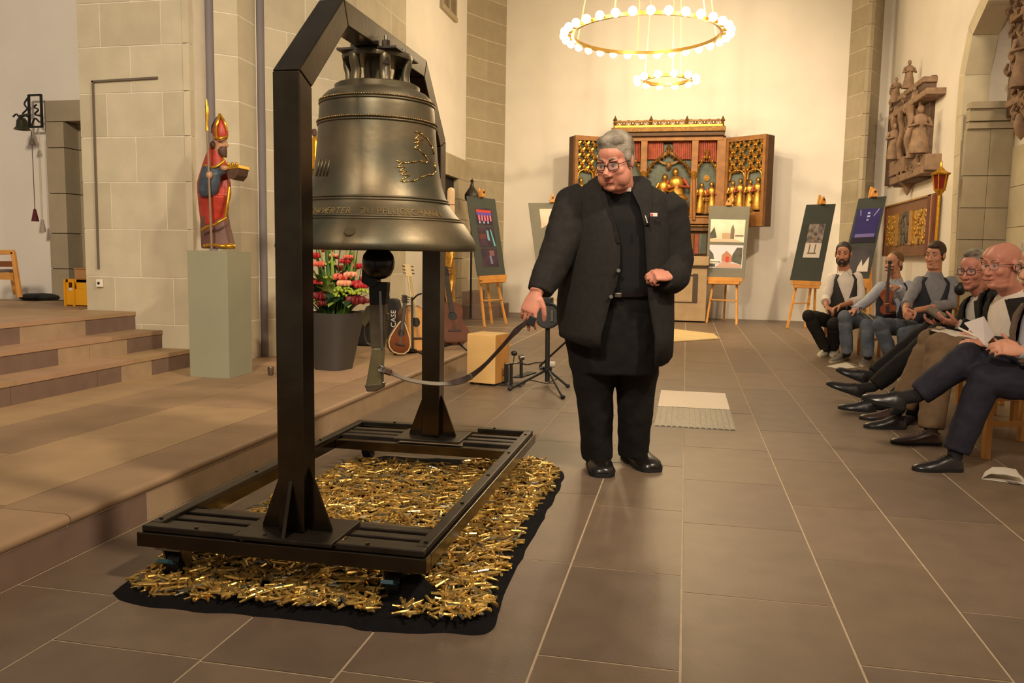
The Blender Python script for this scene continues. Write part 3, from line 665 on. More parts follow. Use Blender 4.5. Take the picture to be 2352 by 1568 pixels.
# wings
def wing(s, name_lab):
    if s > 0: hb,ht,ob,ot = rp(1662,520,.02),rp(1662,316,.02),P(1752,520,RY-.42),P(1752,309,RY-.42)
    else: hb,ht,ob,ot = rp(1414,520,.02),rp(1414,316,.02),P(1316,520,RY-.42),P(1316,312,RY-.42)
    zb_,zt_ = (hb.z+ob.z)/2,(ht.z+ot.z)/2; h0 = V((hb.x,hb.y,zb_)); U = V((ob.x-hb.x,ob.y-hb.y,0)); H = zt_-zb_; W = U.length; u = U.normalized(); nrm = V((u.y,-u.x,0)) if s>0 else V((-u.y,u.x,0))
    if nrm.y > 0: nrm = -nrm
    def q(a,b,d=0.): return h0+u*(a*W)+V((0,0,b*H))+nrm*d
    def wb(name,a0,b0,a1,b1,d0,d1,m,par=None): return obj(name, G().prism([q(a0,b0,d0),q(a1,b0,d0),q(a1,b1,d0),q(a0,b1,d0)], nrm*(d1-d0)), m, par or ret)
    wb('wing_panel',0,0,1,1,-.26,-.06,woodd); wb('wing_ground',.05,.05,.95,.95,-.06,-.05,blueb)
    for a0,b0,a1,b1 in ((0,0,.07,1),(.93,0,1,1),(.07,.95,.93,1),(.07,0,.93,.16),(.5,.16,.54,.62)): wb('wing_frame',a0,b0,a1,b1,-.06,.03,wood)
    for c0,c1 in ((.08,.5),(.54,.93)):
        g = G()
        for r in range(5):
            for c in range(4):
                a = c0+(c1-c0)*(c+.5)/4; b = .60+.34*(r+.5)/5; sg = 1 if (r+c)%2 else -1
                g.tube(curve([q(a-.04,b-.03,-.02),q(a+.045*sg,b,-.0),q(a-.02*sg,b+.035,.01),q(a+.01,b+.01,.0)],4),[.022]*13,5); g.ell(q(a+.02*sg,b-.01,.01),.026,n=6,m=4)
        o = obj('foliage_tracery', g, gold, ret, 70); o['kind'] = 'stuff'
        am = (c0+c1)/2
        for sg in (-1,1):
            obj('arch_rib', G().tube(curve([q(am+sg*(c1-c0)*.46,.52,-.01),q(am+sg*(c1-c0)*.38,.60,-.01),q(am,.64,-.01)],5),.02,6), gold, ret, 70)
        for k,(da,hh,m1,m2) in enumerate(((-.11,.34,gold,gold),(.09,.36,gold,redc),(-.0,.24,goldd,gold))):
            if k == 2: figure(ret, q(am+da,.16,.0), hh*.8*H, m1, m2)
            else: figure(ret, q(am+da,.18,-.02), hh*H, m1, m2, -.05*da)
wing(1,''); wing(-1,'')
# stone altar block below
stoneA = mat('altar_stone',(168,140,104),.7,0,.1,6); strip = mat('dark_inlay',(70,56,44),.6,0,.1)
al = thing('stone_altar','brown stone altar block with dark inlaid frame below the altarpiece','altar',(rp(1540,730).x,14.6,0))
def ab(name,xa,ya,xb,yb,d0,d1,m):
    a,b = P(xa,ya,14.6),P(xb,yb,14.6); return obj(name, G().bx((min(a.x,b.x),14.6+d0,max(0,min(a.z,b.z))),(max(a.x,b.x),14.6+d1,max(a.z,b.z))), m, al, bevel=.008)
ab('mensa',1440,586,1628,610,-.06,.6,stoneA); ab('altar_body',1452,610,1620,738,0,.6,stoneA)
for xa,ya,xb,yb in ((1592,628,1601,695),(1478,628,1487,695),(1478,628,1601,633),(1478,690,1601,695),(1452,610,1628,616)): ab('inlay_strip',xa,ya,xb,yb,-.02,.01,strip)
a = [PZ(1500,757),PZ(1548,757),PZ(1640,768),PZ(1652,779),PZ(1530,787),PZ(1490,787)]
pale = tag(obj('floor_panel', G().prism([V((p.x,p.y,.003)) for p in a],(0,0,.012)), mat('pale_stone',(206,180,128),.6,0,.06,4)), 'pale stone panel let into the floor before the altar','floor panel',kind='structure')
# metal floor plates
gx0,gx1 = -.165,.35
gr = thing('metal_floor_plate','shiny brushed metal plate lying in the floor right of the priest','metal plate',(.09,6.05,0))
obj('plate', G().bx((gx0,6.06,-.002),(gx1,6.82,.006)), mat('bright_brushed_metal',(222,220,218),.3,.65,.06,60), gr)
g2 = thing('metal_floor_grate','dull ribbed metal grating in front of the shiny floor plate','metal grating',(.09,5.35,0))
gm = mat('dull_ribbed_metal',(150,146,136),.5,.5,.15,40)
obj('plate', G().bx((gx0,5.33,-.002),(gx1,6.05,.003)), gm, g2)
for k in range(14): x = gx0+(gx1-gx0)*(k+.5)/14; obj('rib', G().bx((x-.012,5.34,.003),(x+.012,6.04,.007)), gm, g2)
# ------------------------------------------------------------------ easels with boards
pine = mat('pine_wood',(206,146,72),.5,0,.14,6); 
def board_mat(i): return [mat('dark_grey_board',(62,66,60),.85,0,.05),mat('mid_grey_board',(116,112,98),.85,0,.05)][i]
def easel(lab, quadpx, Yt, legs, bm_, prints, blab):
    tl,tr,br,bl_ = quadpx
    Yt = PZ(*legs['front'][0]).y+.35; Yb = Yt-.28; legs['dy'] = PZ(*legs['front'][1]).y-PZ(*legs['front'][0]).y
    TL,TR,BR,BL = P(*tl,Yt),P(*tr,Yt),P(*br,Yb),P(*bl_,Yb)
    if len(quadpx) == 4 and legs.get('dy'): TR = P(*tr,Yt+legs['dy']); BR = P(*br,Yb+legs['dy'])
    n_ = (TR-TL).cross(BL-TL).normalized()
    if n_.y > 0: n_ = -n_
    t = thing('display_easel',lab,'easel',((BL.x+BR.x)/2,(BL.y+BR.y)/2,0))
    u = (BR-BL).normalized(); mid = (BL+BR)/2
    obj('ledge', G().prism([BL+u*.02-V((0,0,.005)),BR-u*.02-V((0,0,.005)),BR-u*.02-V((0,0,.075)),BL+u*.02-V((0,0,.075))],-n_*.05+n_*.09), pine, t, bevel=.004)
    obj('ledge', G().prism([BL+u*.06-V((0,0,.08)),BR-u*.06-V((0,0,.08)),BR-u*.06-V((0,0,.125)),BL+u*.06-V((0,0,.125))],n_*.06), pine, t, bevel=.004)
    tm = (TL+TR)/2
    for lp,k in zip(legs['front'],(.15,.85)):
        top = lerp(TL,TR,.5+(k-.5)*.4)-n_*.11; f = PZ(*lp); b = lerp(BL,BR,k)-V((0,0,.1))
        obj('leg', G().bar(f,b,.036,.03,n_).bar(b,top,.036,.03,n_) if False else G().bar(f,top,.036,.03,n_), pine, t, bevel=.003)
    f = P(legs['back'][0],legs['back'][1],Yt+.35); f.z = 0; obj('back_leg', G().bar(f,tm-n_*.07,.034,.03,n_), pine, t, bevel=.003)
    fa,fb = PZ(*legs['front'][0]),PZ(*legs['front'][1]); ta,tb = lerp(TL,TR,.36),lerp(TL,TR,.64)
    k = .20; obj('cross_bar', G().bar(lerp(fa,ta,k),lerp(fb,tb,k),.03,.02,(0,0,1)), pine, t, bevel=.003)
    obj('mast', G().bar(mid-n_*.05,tm-n_*.05+V((0,0,.16)),.04,.022,n_), pine, t, bevel=.003)
    c = tm+V((0,0,.02)); h = obj('clamp', G().prism([c-u*.05-V((0,0,.02)),c+u*.05-V((0,0,.02)),c+u*.05+V((0,0,.02)),c+u*.015+V((0,0,.10)),c-u*.015+V((0,0,.10)),c-u*.05+V((0,0,.02))],n_*.05), pine, t, bevel=.004)
    obj('clamp_screw', G().cyl(c+n_*.05+V((0,0,.05)),c+n_*.07+V((0,0,.05)),.014,n=10), darkp, h, 40)
    bt = thing('poster_board',blab,'poster board',mid)
    obj('board', G().prism([TL,TR,BR,BL],-n_*.012), bm_, bt)
    def at(a,b,d=.003): return lerp(lerp(TL,TR,a),lerp(BL,BR,a),b)+n_*d
    for pr_ in prints:
        x0_,y0_,x1_,y1_,m = pr_[:5]
        p = obj('photo_print', G().prism([at(x0_,y0_),at(x1_,y0_),at(x1_,y1_),at(x0_,y1_)],-n_*.002), m, bt)
        for ki,sh in enumerate(pr_[5] if len(pr_) > 5 else []):
            m2,poly = sh; X0,Y0,W0,H0 = x0_,y0_,x1_-x0_,y1_-y0_
            obj('print_motif', G().prism([at(X0+a*W0,Y0+b*H0,.0044+.0009*ki) for a,b in poly],-n_*.0007), m2, p)
    return t
def inkm(n,c,c2=None,sc=6): return mat('ink_'+n,c,.7,0,.0 if not c2 else .1,sc,col2=c2)
def rect(a,b,c,d): return [(a,b),(c,b),(c,d),(a,d)]
night = inkm('night',(34,24,34),(70,44,70),5); easel1 = easel('pine easel left of the altar holding a dark board with three night photos', ((1072,450),(1137,457),(1161,631),(1097,634)), 13.0,
    dict(front=((1113,752),(1163,745)),back=(1130,740),dy=.35), board_mat(0),
    [(.22,.14,.80,.36,night,[(inkm('red',(190,60,40)),rect(.05,.1,.95,.25)),(inkm('violet',(96,66,160)),rect(.05,.25,.95,.42))]+[(inkm('pink',(206,110,140)),rect(.12+.17*k,.42,.22+.17*k,.75)) for k in range(5)]+[(inkm('bluew',(170,180,230)),rect(.12+.25*k,.78,.2+.25*k,.9)) for k in range(3)]),
     (.22,.38,.80,.64,night,[(inkm('maroon',(96,44,40)),rect(.05,.35,.45,.6)),(inkm('cyan',(110,160,190)),[(.5,.15),(.62,.2),(.66,.7),(.52,.65)]),(inkm('teal',(90,170,170)),[(.72,.1),(.8,.15),(.97,.95),(.86,.95)])]),
     (.24,.66,.80,.89,night,[(inkm('dusk',(120,84,84)),rect(.5,.1,.8,.4)),(inkm('blueg',(110,112,140)),[(.45,.4),(.6,.4),(.65,.85),(.5,.85)])])], 'dark board with three colourful night photographs left of the altar')
lt = inkm('light',(214,200,180),(188,168,148),3)
easel('pine easel half hidden behind the priest with a grey board', ((1213,466),(1325,466),(1325,640),(1236,640)), 14.6, dict(front=((1235,745),(1300,745)),back=(1262,735)), board_mat(1),
    [(.22,.08,.78,.52,lt,[(inkm('bell',(186,150,118)),[(.45,.4),(.62,.4),(.75,.85),(.35,.85)]),(inkm('rope',(150,120,96)),rect(.52,.02,.56,.4))]),(.16,.57,.8,.80,inkm('bluegrey',(150,156,176)))], 'grey board with a bell photograph half hidden behind the priest')
sky = inkm('paper_sky',(232,220,200),(214,198,170),4); sk2 = inkm('sky',(204,204,214))
dk = inkm('sepia',(120,104,88)); rd = inkm('red',(190,60,40)); gy = inkm('treegrey',(96,92,80),(70,68,60),12); bro = inkm('house',(176,120,92))
easel('pine easel right of the priest with two church pictures on grey board', ((1629,472),(1723,474),(1709,638),(1622,636)), 15.0, dict(front=((1623,741),(1692,746)),back=(1662,738)), board_mat(1),
    [(.06,.19,.92,.51,sky,[(dk,[(.60,.95),(.60,.45),(.655,.2),(.71,.45),(.71,.95)]),(inkm('nave',(190,160,130)),rect(.36,.6,.6,.9)),(dk,rect(.74,.68,.98,.74)),(gy,[(.0,.62),(.12,.35),(.2,.8),(.0,.85)]),(inkm('path',(216,186,160)),[(0,.86),(.7,.86),(.98,.98),(0,.98)])]),
     (.06,.55,.92,.87,sk2,[(gy,[(.0,.2),(.12,.4),(.2,.95),(0,.95)]),(gy,[(.7,.4),(.82,.1),(.98,.1),(.98,.85),(.66,.7)]),(bro,[(.38,.7),(.38,.45),(.52,.25),(.68,.45),(.68,.75)]),(rd,rect(.5,.5,.6,.75)),(inkm('pavement',(190,150,132)),[(.2,.98),(.4,.72),(.98,.85),(.98,.98)]),(inkm('carwhite',(222,216,206)),rect(.02,.62,.3,.82)),(dk,rect(.06,.72,.34,.76))])], 'grey board with two printed church views beside the altarpiece')
bw = inkm('bwphoto',(70,64,62),(160,148,140),14)
easel('pine easel with a dark board standing left of the seated musicians', ((1853,470),(1920,468),(1885,646),(1815,643)), 14.1, dict(front=((1808,754),(1850,752)),back=(1869,745),dy=-.1), board_mat(0),
    [(.24,.26,.78,.70,bw,[(inkm('snow',(214,204,192)),rect(.0,.57,1.,1.)),(dk,rect(.25,.6,.32,.86)),(dk,rect(.6,.6,.67,.86)),(dk,rect(.2,.85,.75,.89)),(inkm('face',(150,112,84)),rect(.45,.4,.55,.5))])], 'dark board with a black and white photo left of the seated musicians')
blu = inkm('bluenight',(52,44,112),(40,34,92),3); 
easel('pine easel behind the musicians with a blue night poster', ((1973,456),(2037,450),(1996,640),(1930,640)), 12.2, dict(front=((1925,775),(1985,775)),back=(2000,765),dy=-.15), board_mat(0),
    [(.06,.14,.92,.56,blu,[(inkm('beam',(150,146,190)),[(.1,.02),(.14,.02),(.18,.2),(.16,.2)]),(inkm('beam',(150,146,190)),[(.86,.02),(.92,.02),(.72,.24),(.7,.22)]),(inkm('bluew',(170,180,230)),rect(.44,.1,.54,.16)),(inkm('bluew',(170,180,230)),rect(.43,.2,.56,.25)),(inkm('beam',(150,146,190)),rect(.44,.3,.52,.36)),(inkm('skyline',(30,24,44)),rect(0,.84,1,1)),(inkm('lights',(110,100,160)),rect(.1,.74,.9,.84))]),
     (.06,.60,.92,.93,inkm('greynight',(84,80,84),(52,50,54),3),[(inkm('snow',(214,204,192)),[(.5,.8),(.62,.5),(.7,.75),(.9,.4),(.96,.95),(.5,.95)])])], 'dark board with a deep blue night poster behind the musicians')
# ------------------------------------------------------------------ silhouette loft
def silloft(g, rows, Y, dr=.75, n=18, fold=0., nf=7, ph=0.):
    rings = []
    for row in rows:
        y,xl,xr = row[:3]; Yr = Y+(row[3] if len(row) > 3 else 0); a,b = P(xl,y,Yr),P(xr,y,Yr); c = (a+b)/2; hw = (b-a).length/2
        d = hw*(row[4] if len(row) > 4 else dr); ring = []
        for k in range(n):
            t = 2*PI*k/n; f = 1+fold*math.cos(nf*t+ph+c.z*3); ring.append(V((c.x+hw*f*math.cos(t), c.y+d*f*math.sin(t), c.z)))
        rings.append(ring)
    return g.loft(rings)
# ------------------------------------------------------------------ pedestal and bishop statue
pc = V((-3.402,5.535,PZT)); pgm = mat('grey_green_paint',(150,148,124),.55,0,.04,3)
pt = thing('display_pedestal','tall grey-green square pedestal under the bishop statue','pedestal',pc)
obj('plinth_body', G().bx((-3.562,5.372,PZT),(-3.242,5.70,1.094)), pgm, pt, bevel=.002)
SY = 5.53
red = mat('statue_red',(178,58,40),.45,.05,.25,14); bluew = mat('statue_blue',(70,80,92),.5,.05,.2,14); plum = mat('statue_plum',(108,72,62),.55,0,.2,12); goldl = mat('statue_gold',(222,166,52),.3,.8,.2,30); brownb = mat('statue_beard',(84,56,40),.6,0,.2,30); flesh = mat('statue_flesh',(188,140,104),.5,0,.08)
st_ = thing('bishop_statue','painted carved bishop statue in red and gold holding a book','statue',P(500,572,SY))
organic('lower_robe', silloft(G(),[(571,466,538),(560,465,537),(540,464,532),(515,463,526),(490,464,522),(470,466,518)],SY,.62,20,.05,6), plum, st_, .008, 2)
organic('chasuble', silloft(silloft(silloft(G(),[(520,463,484),(500,461,500),(470,459,522),(445,457,528),(420,456,527),(400,461,524),(375,468,519),(355,474,512),(340,480,508),(334,487,504)],SY,.68,22,.04,6),[(516,470,490,-.06),(500,470,505,-.05),(480,472,515,-.05),(450,476,520,-.06)],SY,.5,12),[(505,486,520,-.02),(480,500,526,-.03),(430,505,527,-.03),(395,508,524,-.02)],SY,.5,12), red, st_, .008, 2)
organic('sleeve', silloft(silloft(G(),[(452,460,492,-.09),(440,455,500,-.10),(420,456,504,-.11),(400,460,507,-.11),(382,465,506,-.09)],SY,.5,16,.05,5),[(404,490,510,-.11),(396,496,522,-.11),(386,500,528,-.10)],SY,.5,12), bluew, st_, .008, 2)
obj('gold_hem', G().tube(curve([P(464,528,SY-.13),P(478,520,SY-.15),P(492,516,SY-.15),P(505,508,SY-.14),P(520,500,SY-.10)],6),.010,6), goldl, st_, 70)
obj('gold_hem', G().tube(curve([P(527,430,SY-.08),P(523,465,SY-.10),P(518,500,SY-.10)],6),.012,6), goldl, st_, 70)
obj('gold_hem', G().tube(curve([P(471,380,SY-.10),P(492,384,SY-.13),P(512,372,SY-.10),P(514,362,SY-.08)],6),.010,6), goldl, st_, 70)
obj('gold_hem', G().tube(curve([P(468,565,SY-.12),P(485,562,SY-.15),P(505,564,SY-.15),P(520,566,SY-.13),P(537,567,SY-.08)],6),.012,6), goldl, st_, 70)
obj('shoe', G().ell(P(527,565,SY-.10),(.045,.05,.022),n=10,m=6), goldl, st_, 180)
hd = silloft(G(),[(352,493,514),(345,492,519),(335,491,521),(325,490,521),(315,491,519)],SY,.8,16); hd.ell(P(521,333,SY-.01),(.014,.014,.02),n=8,m=6)
h = organic('head', hd, flesh, st_, .006, 2)
organic('beard', silloft(G(),[(362,510,521),(355,503,521),(345,500,521),(337,503,520)],SY-.01,.9,12).ell(P(494,334,SY-.01),(.028,.06,.035),n=10,m=6), brownb, st_, .006, 1)
obj('mitre', silloft(G(),[(320,491,521),(312,490,523),(300,488,523),(285,492,519),(272,498,512),(263,504,507)],SY,.7,16), red, st_, 60)
obj('mitre_lining', silloft(G(),[(306,485,500,.02),(290,486,500,.02),(276,492,502,.02),(268,498,504,.02)],SY,.9,12), bluew, st_, 60)
obj('mitre_band', G().tube(curve([P(497,317,SY-.07),P(496,295,SY-.06),P(501,275,SY-.04),P(505,263,SY)],5),.012,6).tube(curve([P(491,316,SY-.04),P(505,318,SY-.08),P(521,314,SY-.03)],5),.010,6).tube(curve([P(506,264,SY-.01),P(516,280,SY-.03),P(522,300,SY-.02)],5),.008,6), goldl, st_, 60)
obj('book', G().prism([P(520,388,SY-.12),P(549,385,SY-.12),P(545,402,SY-.12),P(536,413,SY-.12),P(522,408,SY-.12)],(0,.14,0)), brownb, st_, bevel=.004)
obj('book_edge', G().prism([P(519,380,SY-.125),P(548,378,SY-.125),P(549,386,SY-.125),P(520,389,SY-.125)],(0,.15,0)), goldl, st_, bevel=.003)
for px in (524,534,544): obj('gold_ball', G().ell(P(px,377,SY-.06),.014,n=8,m=6), goldl, st_, 180)
obj('hand', G().ell(P(515,386,SY-.13),(.03,.02,.02),n=8,m=6), flesh, st_, 180); obj('hand', G().ell(P(481,402,SY-.16),(.024,.024,.03),n=8,m=6), flesh, st_, 180)
cz = thing('crozier','long thin staff with gilded tip held upright by the bishop statue','staff',P(486,572,SY-.16))
obj('staff', G().tube([P(486,571,SY-.17),P(476,296,SY-.17)],.008,8), mat('worn_wood_staff',(140,116,92),.6,0,.1), cz, 60)
obj('gilded_tip', G().tube([P(476,300,SY-.17),P(475,285,SY-.17),P(476,262,SY-.17),P(475,245,SY-.17),P(474,228,SY-.17)],[.012,.009,.014,.012,.004],8), goldl, cz, 60)
# golden saint behind the bell
gs = thing('gilded_saint','small gilded saint figure on a bracket seen between post and bell','statue',P(722,385,6.9))
obj('bracket', silloft(G(),[(392,706,738),(400,708,736),(412,716,730)],6.9,.9,12), goldd, gs, 60)
organic('robe', silloft(G(),[(391,709,737),(370,708,738),(345,712,736),(325,715,733),(312,719,728)],6.9,.7,16,.08,5), goldl, gs, .010, 2)
obj('head', silloft(G(),[(312,718,727),(303,716,728),(296,718,726)],6.9,.9,10), brownb, gs, 60)
# ------------------------------------------------------------------ planter with flowers
PY = 6.12; pb = P(766,845,PY)
pot = thing('tall_planter','tall dark grey square planter full of red and green flowers','planter',V((pb.x,PY,PZT)))
def sq(c, r, z, rot=.55, rd=.25):
    o = []
    for k in range(4):
        for j in range(4):
            a = rot+k*PI/2+(-.5+j/3)*rd*2; m_ = r*(1.0 if j in(1,2) else .985); o.append(V((c.x+m_*math.cos(a),c.y+m_*math.sin(a),z)))
    return o
zt = P(766,716,PY).z; ra = (P(800,845,PY)-P(729,845,PY)).x/2*1.12; rbp = (P(826,716,PY)-P(712,716,PY)).x/2*1.12
cpt = V((pb.x,PY,0)); ctp = V((P(769,716,PY).x,PY,0))
obj('pot', G().loft([sq(cpt,ra,PZT),sq(ctp,rbp,zt),sq(ctp,rbp-.02,zt),sq(ctp,rbp-.03,zt-.06)]), mat('anthracite_planter',(66,62,58),.5,0,.06,4), pot, 35)
obj('soil', G().loft([sq(ctp,rbp-.03,zt-.05),sq(ctp,rbp-.035,zt-.04)]), mat('soil',(40,32,26),.9,0,.2,40), pot)
reds = [mat('petal_red',(186,40,44),.5,0,.2,20),mat('petal_salmon',(226,104,84),.5,0,.15,20),mat('petal_peach',(238,164,128),.5,0,.12,20),mat('petal_dark_red',(112,24,28),.55,0,.25,20)]
lime = mat('lime_blossom',(158,176,60),.6,0,.2,40); greens = [mat('leaf_green',(70,104,38),.5,0,.2,14),mat('leaf_dark',(36,62,34),.5,0,.2,14),mat('leaf_light',(140,164,74),.5,0,.15,14)]
def fp(x,y,dy=0): return P(690+x/5.409,570+y/5.409,PY+dy)
fr_ = random.Random(9)
def blossom(c, r, m):
    g = G(); g.ell(c,(r*.5,r*.5,r*.55),n=8,m=6)
    for ring,(k0,rr_,tilt) in enumerate(((4,.62,.4),(6,.95,.9))):
        for k in range(k0):
            a = 2*PI*k/k0+ring*.4+fr_.random()*.3; e = V((math.cos(a),math.sin(a),0)); d = (e*math.sin(tilt)+V((0,0,math.cos(tilt)))).normalized()
            g.ell(c+e*r*.42*rr_/.62+d*r*.15, (r*.45,r*.22,r*.42), frame(d,e).to_3x3() @ M.Rotation(PI/2,3,'Z') , n=7, m=5)
    return g
base_c = V((ctp.x,PY,zt-.05))
def stem(c): return G().tube(curve([base_c+V(((c.x-base_c.x)*.4,(c.y-base_c.y)*.4,0)),lerp(base_c,c,.55)+V((0,0,.04)),c],4),.006,5)
for x,y,dy,r,mi_ in [(180,95,-.02,.05,0),(235,200,-.08,.048,1),(400,110,.05,.045,0),(410,90,-.02,.03,2),(555,165,-.03,.045,0),(595,110,-.05,.035,1),(720,225,.02,.045,0),(515,360,-.12,.06,1),(620,330,-.13,.048,2),(545,440,-.16,.052,2),(200,440,-.14,.058,0),(690,440,-.10,.05,0),(760,470,-.12,.05,0),(240,600,-.17,.065,3),(310,560,-.12,.05,3),(690,650,-.15,.07,3),(650,590,-.10,.05,3),(285,690,-.18,.05,3),(780,660,-.08,.045,3),(90,300,.05,.05,0),(100,520,0,.05,1),(330,30,.08,.045,0),(500,-40,.06,.045,1),(200,-60,.05,.045,0),(640,-20,.08,.045,0),(60,140,.1,.04,1),(480,250,.1,.05,0),(820,380,.12,.045,0)]:
    c = fp(x,y,dy); s_ = obj('stem', stem(c), greens[0], pot, 60); obj('blossom', blossom(c,r,None), reds[mi_], s_, 60)
for x,y,dy,r in [(530,535,-.15,.065),(600,570,-.16,.05),(490,590,-.16,.05),(760,565,-.14,.055),(360,200,-.04,.045),(420,430,-.1,.05),(350,400,-.06,.05)]:
    c = fp(x,y,dy); g = G()
    for k in range(26): e = V((fr_.gauss(0,1),fr_.gauss(0,1),abs(fr_.gauss(0,1)))).normalized(); g.ell(c+V((e.x*r,e.y*r,e.z*r*.6)),r*.24,n=5,m=4)
    s_ = obj('stem', stem(c), greens[0], pot, 60); o = obj('lime_umbel', g, lime, s_, 180); o['kind'] = 'stuff'
def leaf(p, d, L, W, m, up=(0,0,1)):
    d = V(d).normalized(); s_ = d.cross(V(up)); s_ = s_.normalized() if s_.length > .1 else V((1,0,0)); n_ = s_.cross(d); pts = []
    for t,wv in ((0,.05),(.25,.8),(.55,1),(.8,.6),(1,.03)): c = V(p)+d*L*t-n_*(-.18*L*math.sin(t*PI)); pts.append([c-s_*W*wv/2,c+n_*(-.06*W),c+s_*W*wv/2])
    g = G(); return g.loft(pts,False,False)
for k in range(90):
    a = fr_.random()*2*PI; hgt = fr_.random(); p = base_c+V((math.cos(a)*rbp*.5,math.sin(a)*rbp*.5,.02+hgt*.22))
    obj('leaf', leaf(p,(math.cos(a),math.sin(a),.5+fr_.random()*.8),.13+.08*fr_.random(),.06+.03*fr_.random(),None), greens[k%3 if k%5 else 1], pot, 180)
for x,y in [(450,735),(560,740),(165,735),(380,640),(420,690),(520,690),(620,720)]:
    c = fp(x,y,-.17); obj('leaf', leaf(c+V((0,.03,.05)),(fr_.uniform(-.4,.4),-.7,-.35),.11,.085,None), greens[2 if y > 730 else 1], pot, 180)
for k in range(22):                                # upright gladiolus-like blades
    x = fr_.uniform(130,800); c = fp(x,fr_.uniform(-330,150),fr_.uniform(-.1,.14)); b = base_c+V(((c.x-base_c.x)*.5,(c.y-base_c.y)*.5,0))
    obj('blade_leaf', G().tube([b,lerp(b,c,.5)+V((.01,0,.0)),c],[(.013,.004),(.016,.004),(.003,.002)],6), greens[0 if k%3 else 2], pot, 60)
# ------------------------------------------------------------------ instruments on the podium
def instrument(name, lab, cat, base, top, nrm, outline, bodyL, thick, mface, mside, mneck, neckw, hole=True, binding=None):
    base,top = V(base),V(top); u = (top-base).normalized(); n_ = V(nrm); n_ = (n_-u*n_.dot(u)).normalized(); s_ = u.cross(n_); L = (top-base).length
    t = thing(name,lab,cat,base)
    pts = [base+u*(b*bodyL)+s_*(a*bodyL) for a,b in outline]+[base+u*(b*bodyL)-s_*(a*bodyL) for a,b in outline[::-1] if a > 0]
    obj('body', G().prism([p-n_*thick for p in pts], n_*thick), mside, t, bevel=.006)
    obj('soundboard', G().prism([lerp(base+u*bodyL*.5,p,.94 if binding is None else .9)+n_*.001 for p in pts], n_*.003), mface, t)
    if binding:
        obj('binding', G().tube(pts+[pts[0]],.006,5), binding, t, 60)
    if hole: obj('sound_hole', G().cyl(base+u*bodyL*.64+n_*.003,base+u*bodyL*.64+n_*.006,bodyL*.11,n=18), MATS['matt_black'], t)
    obj('bridge', G().box(base+u*bodyL*.28+n_*.012,(bodyL*.3,.012,.016),M((s_,n_,u)).transposed()), MATS['dark_leather'], t)
    h0 = base+u*bodyL*.72; hd_ = base+u*(L-.16*L/1.0*.9)
    nk = obj('neck', G().bar(h0+n_*.008,hd_+n_*.004,neckw,.02,n_), mneck, t, bevel=.003)
    obj('headstock', G().bar(hd_,top-n_*.02,neckw*1.5,.014,n_), mneck, nk, bevel=.003)
    for k in range(3):
        for sg in (-1,1): obj('tuning_peg', G().cyl(lerp(hd_,top,.25+.28*k)+s_*sg*neckw*.7,lerp(hd_,top,.25+.28*k)+s_*sg*neckw*1.25,.007,n=6), steel, nk, 40)
    for k in range(4): obj('string', G().tube([base+u*bodyL*.28+n_*.02+s_*(k-1.5)*neckw*.2,hd_+n_*.016+s_*(k-1.5)*neckw*.18],.0012,4), steel, t)
    return t
gtr = [(0,0),(.22,.01),(.34,.09),(.37,.22),(.33,.36),(.25,.48),(.235,.58),(.27,.72),(.29,.82),(.25,.93),(.13,1.0),(0,1.0)]
mdl = [(0,0),(.18,.03),(.31,.14),(.36,.30),(.33,.48),(.24,.68),(.13,.88),(.06,1.0),(0,1.0)]
sunb = mat('sunburst_brown',(112,58,26),.25,0,.35,6); spruce = mat('spruce_top',(206,150,84),.35,0,.1,12); mahog = mat('mahogany',(98,56,34),.3,0,.2,10); cream = mat('cream_binding',(214,190,140),.4,0,0); dkneck = mat('dark_neck',(44,32,26),.4,0,.15)
YI = 7.05
instrument('mandolin','small brown mandolin with pale edging leaning in front of the guitars','mandolin',P(915,812,YI),P(932,677,YI+.16),(.75,-.75,.2),mdl,.30,.06,sunb,mahog,dkneck,.032,True,cream)
instrument('acoustic_guitar','upright guitar with pale top and long headstock left of the far post','guitar',P(963,808,YI+.32),P(936,606,YI+.52),(.78,-.6,.15),gtr,.46,.09,spruce,mahog,cream,.05)
instrument('acoustic_guitar','brown guitar leaning right of the far post','guitar',P(1048,786,YI+.75),P(1021,610,YI+1.05),(.55,-.8,.2),gtr,.44,.10,mahog,mahog,dkneck,.05)
gst = thing('guitar_stand','black guitar stand with small side arms behind the mandolin','guitar stand',PZ(948,800,PZT))
g0 = P(950,745,YI+.24); f0 = V((P(948,800,YI+.2).x,YI+.2,PZT))
obj('upright', G().tube([f0+V((0,0,.03)),P(946,682,YI+.26)],.011,8), darkp, gst, 60); obj('arm', G().tube(curve([P(946,690,YI+.26),P(958,678,YI+.2),P(968,674,YI+.14)],4),.008,6), darkp, gst, 60)
for e in ((.16,-.12),(-.14,-.12),(0,.2)): obj('leg', G().tube([f0+V((0,0,.05)),f0+V((e[0],e[1],.008))],.009,6), darkp, gst, 60)
gs2 = thing('guitar_stand','black guitar stand under the brown guitar right of the post','guitar stand',V((P(1045,795,YI+.75).x,YI+.75,PZT)))
f1 = V((P(1045,795,YI+.75).x,YI+.78,PZT))
obj('upright', G().tube([f1+V((0,.06,.03)),f1+V((-.02,.2,.42))],.011,8), darkp, gs2, 60)
for e in ((.16,-.16),(-.16,-.16),(0,.25)): obj('leg', G().tube([f1+V((0,.05,.06)),f1+V((e[0],e[1],.008))],.009,6), darkp, gs2, 60)
cs = thing('instrument_case','black instrument case with white vertical lettering beside the flowers','instrument case',PZ(898,778,PZT)); YC = PZ(898,778,PZT).y
cb = G(); c0 = [P(x,y,YC) for x,y in ((884,778),(913,778),(915,712),(910,690),(902,686),(888,686),(884,700))]
obj('case_body', cb.prism(c0,(0,.14,0)), mat('black_nylon',(28,25,25),.75,0,.1,30), cs, bevel=.015)
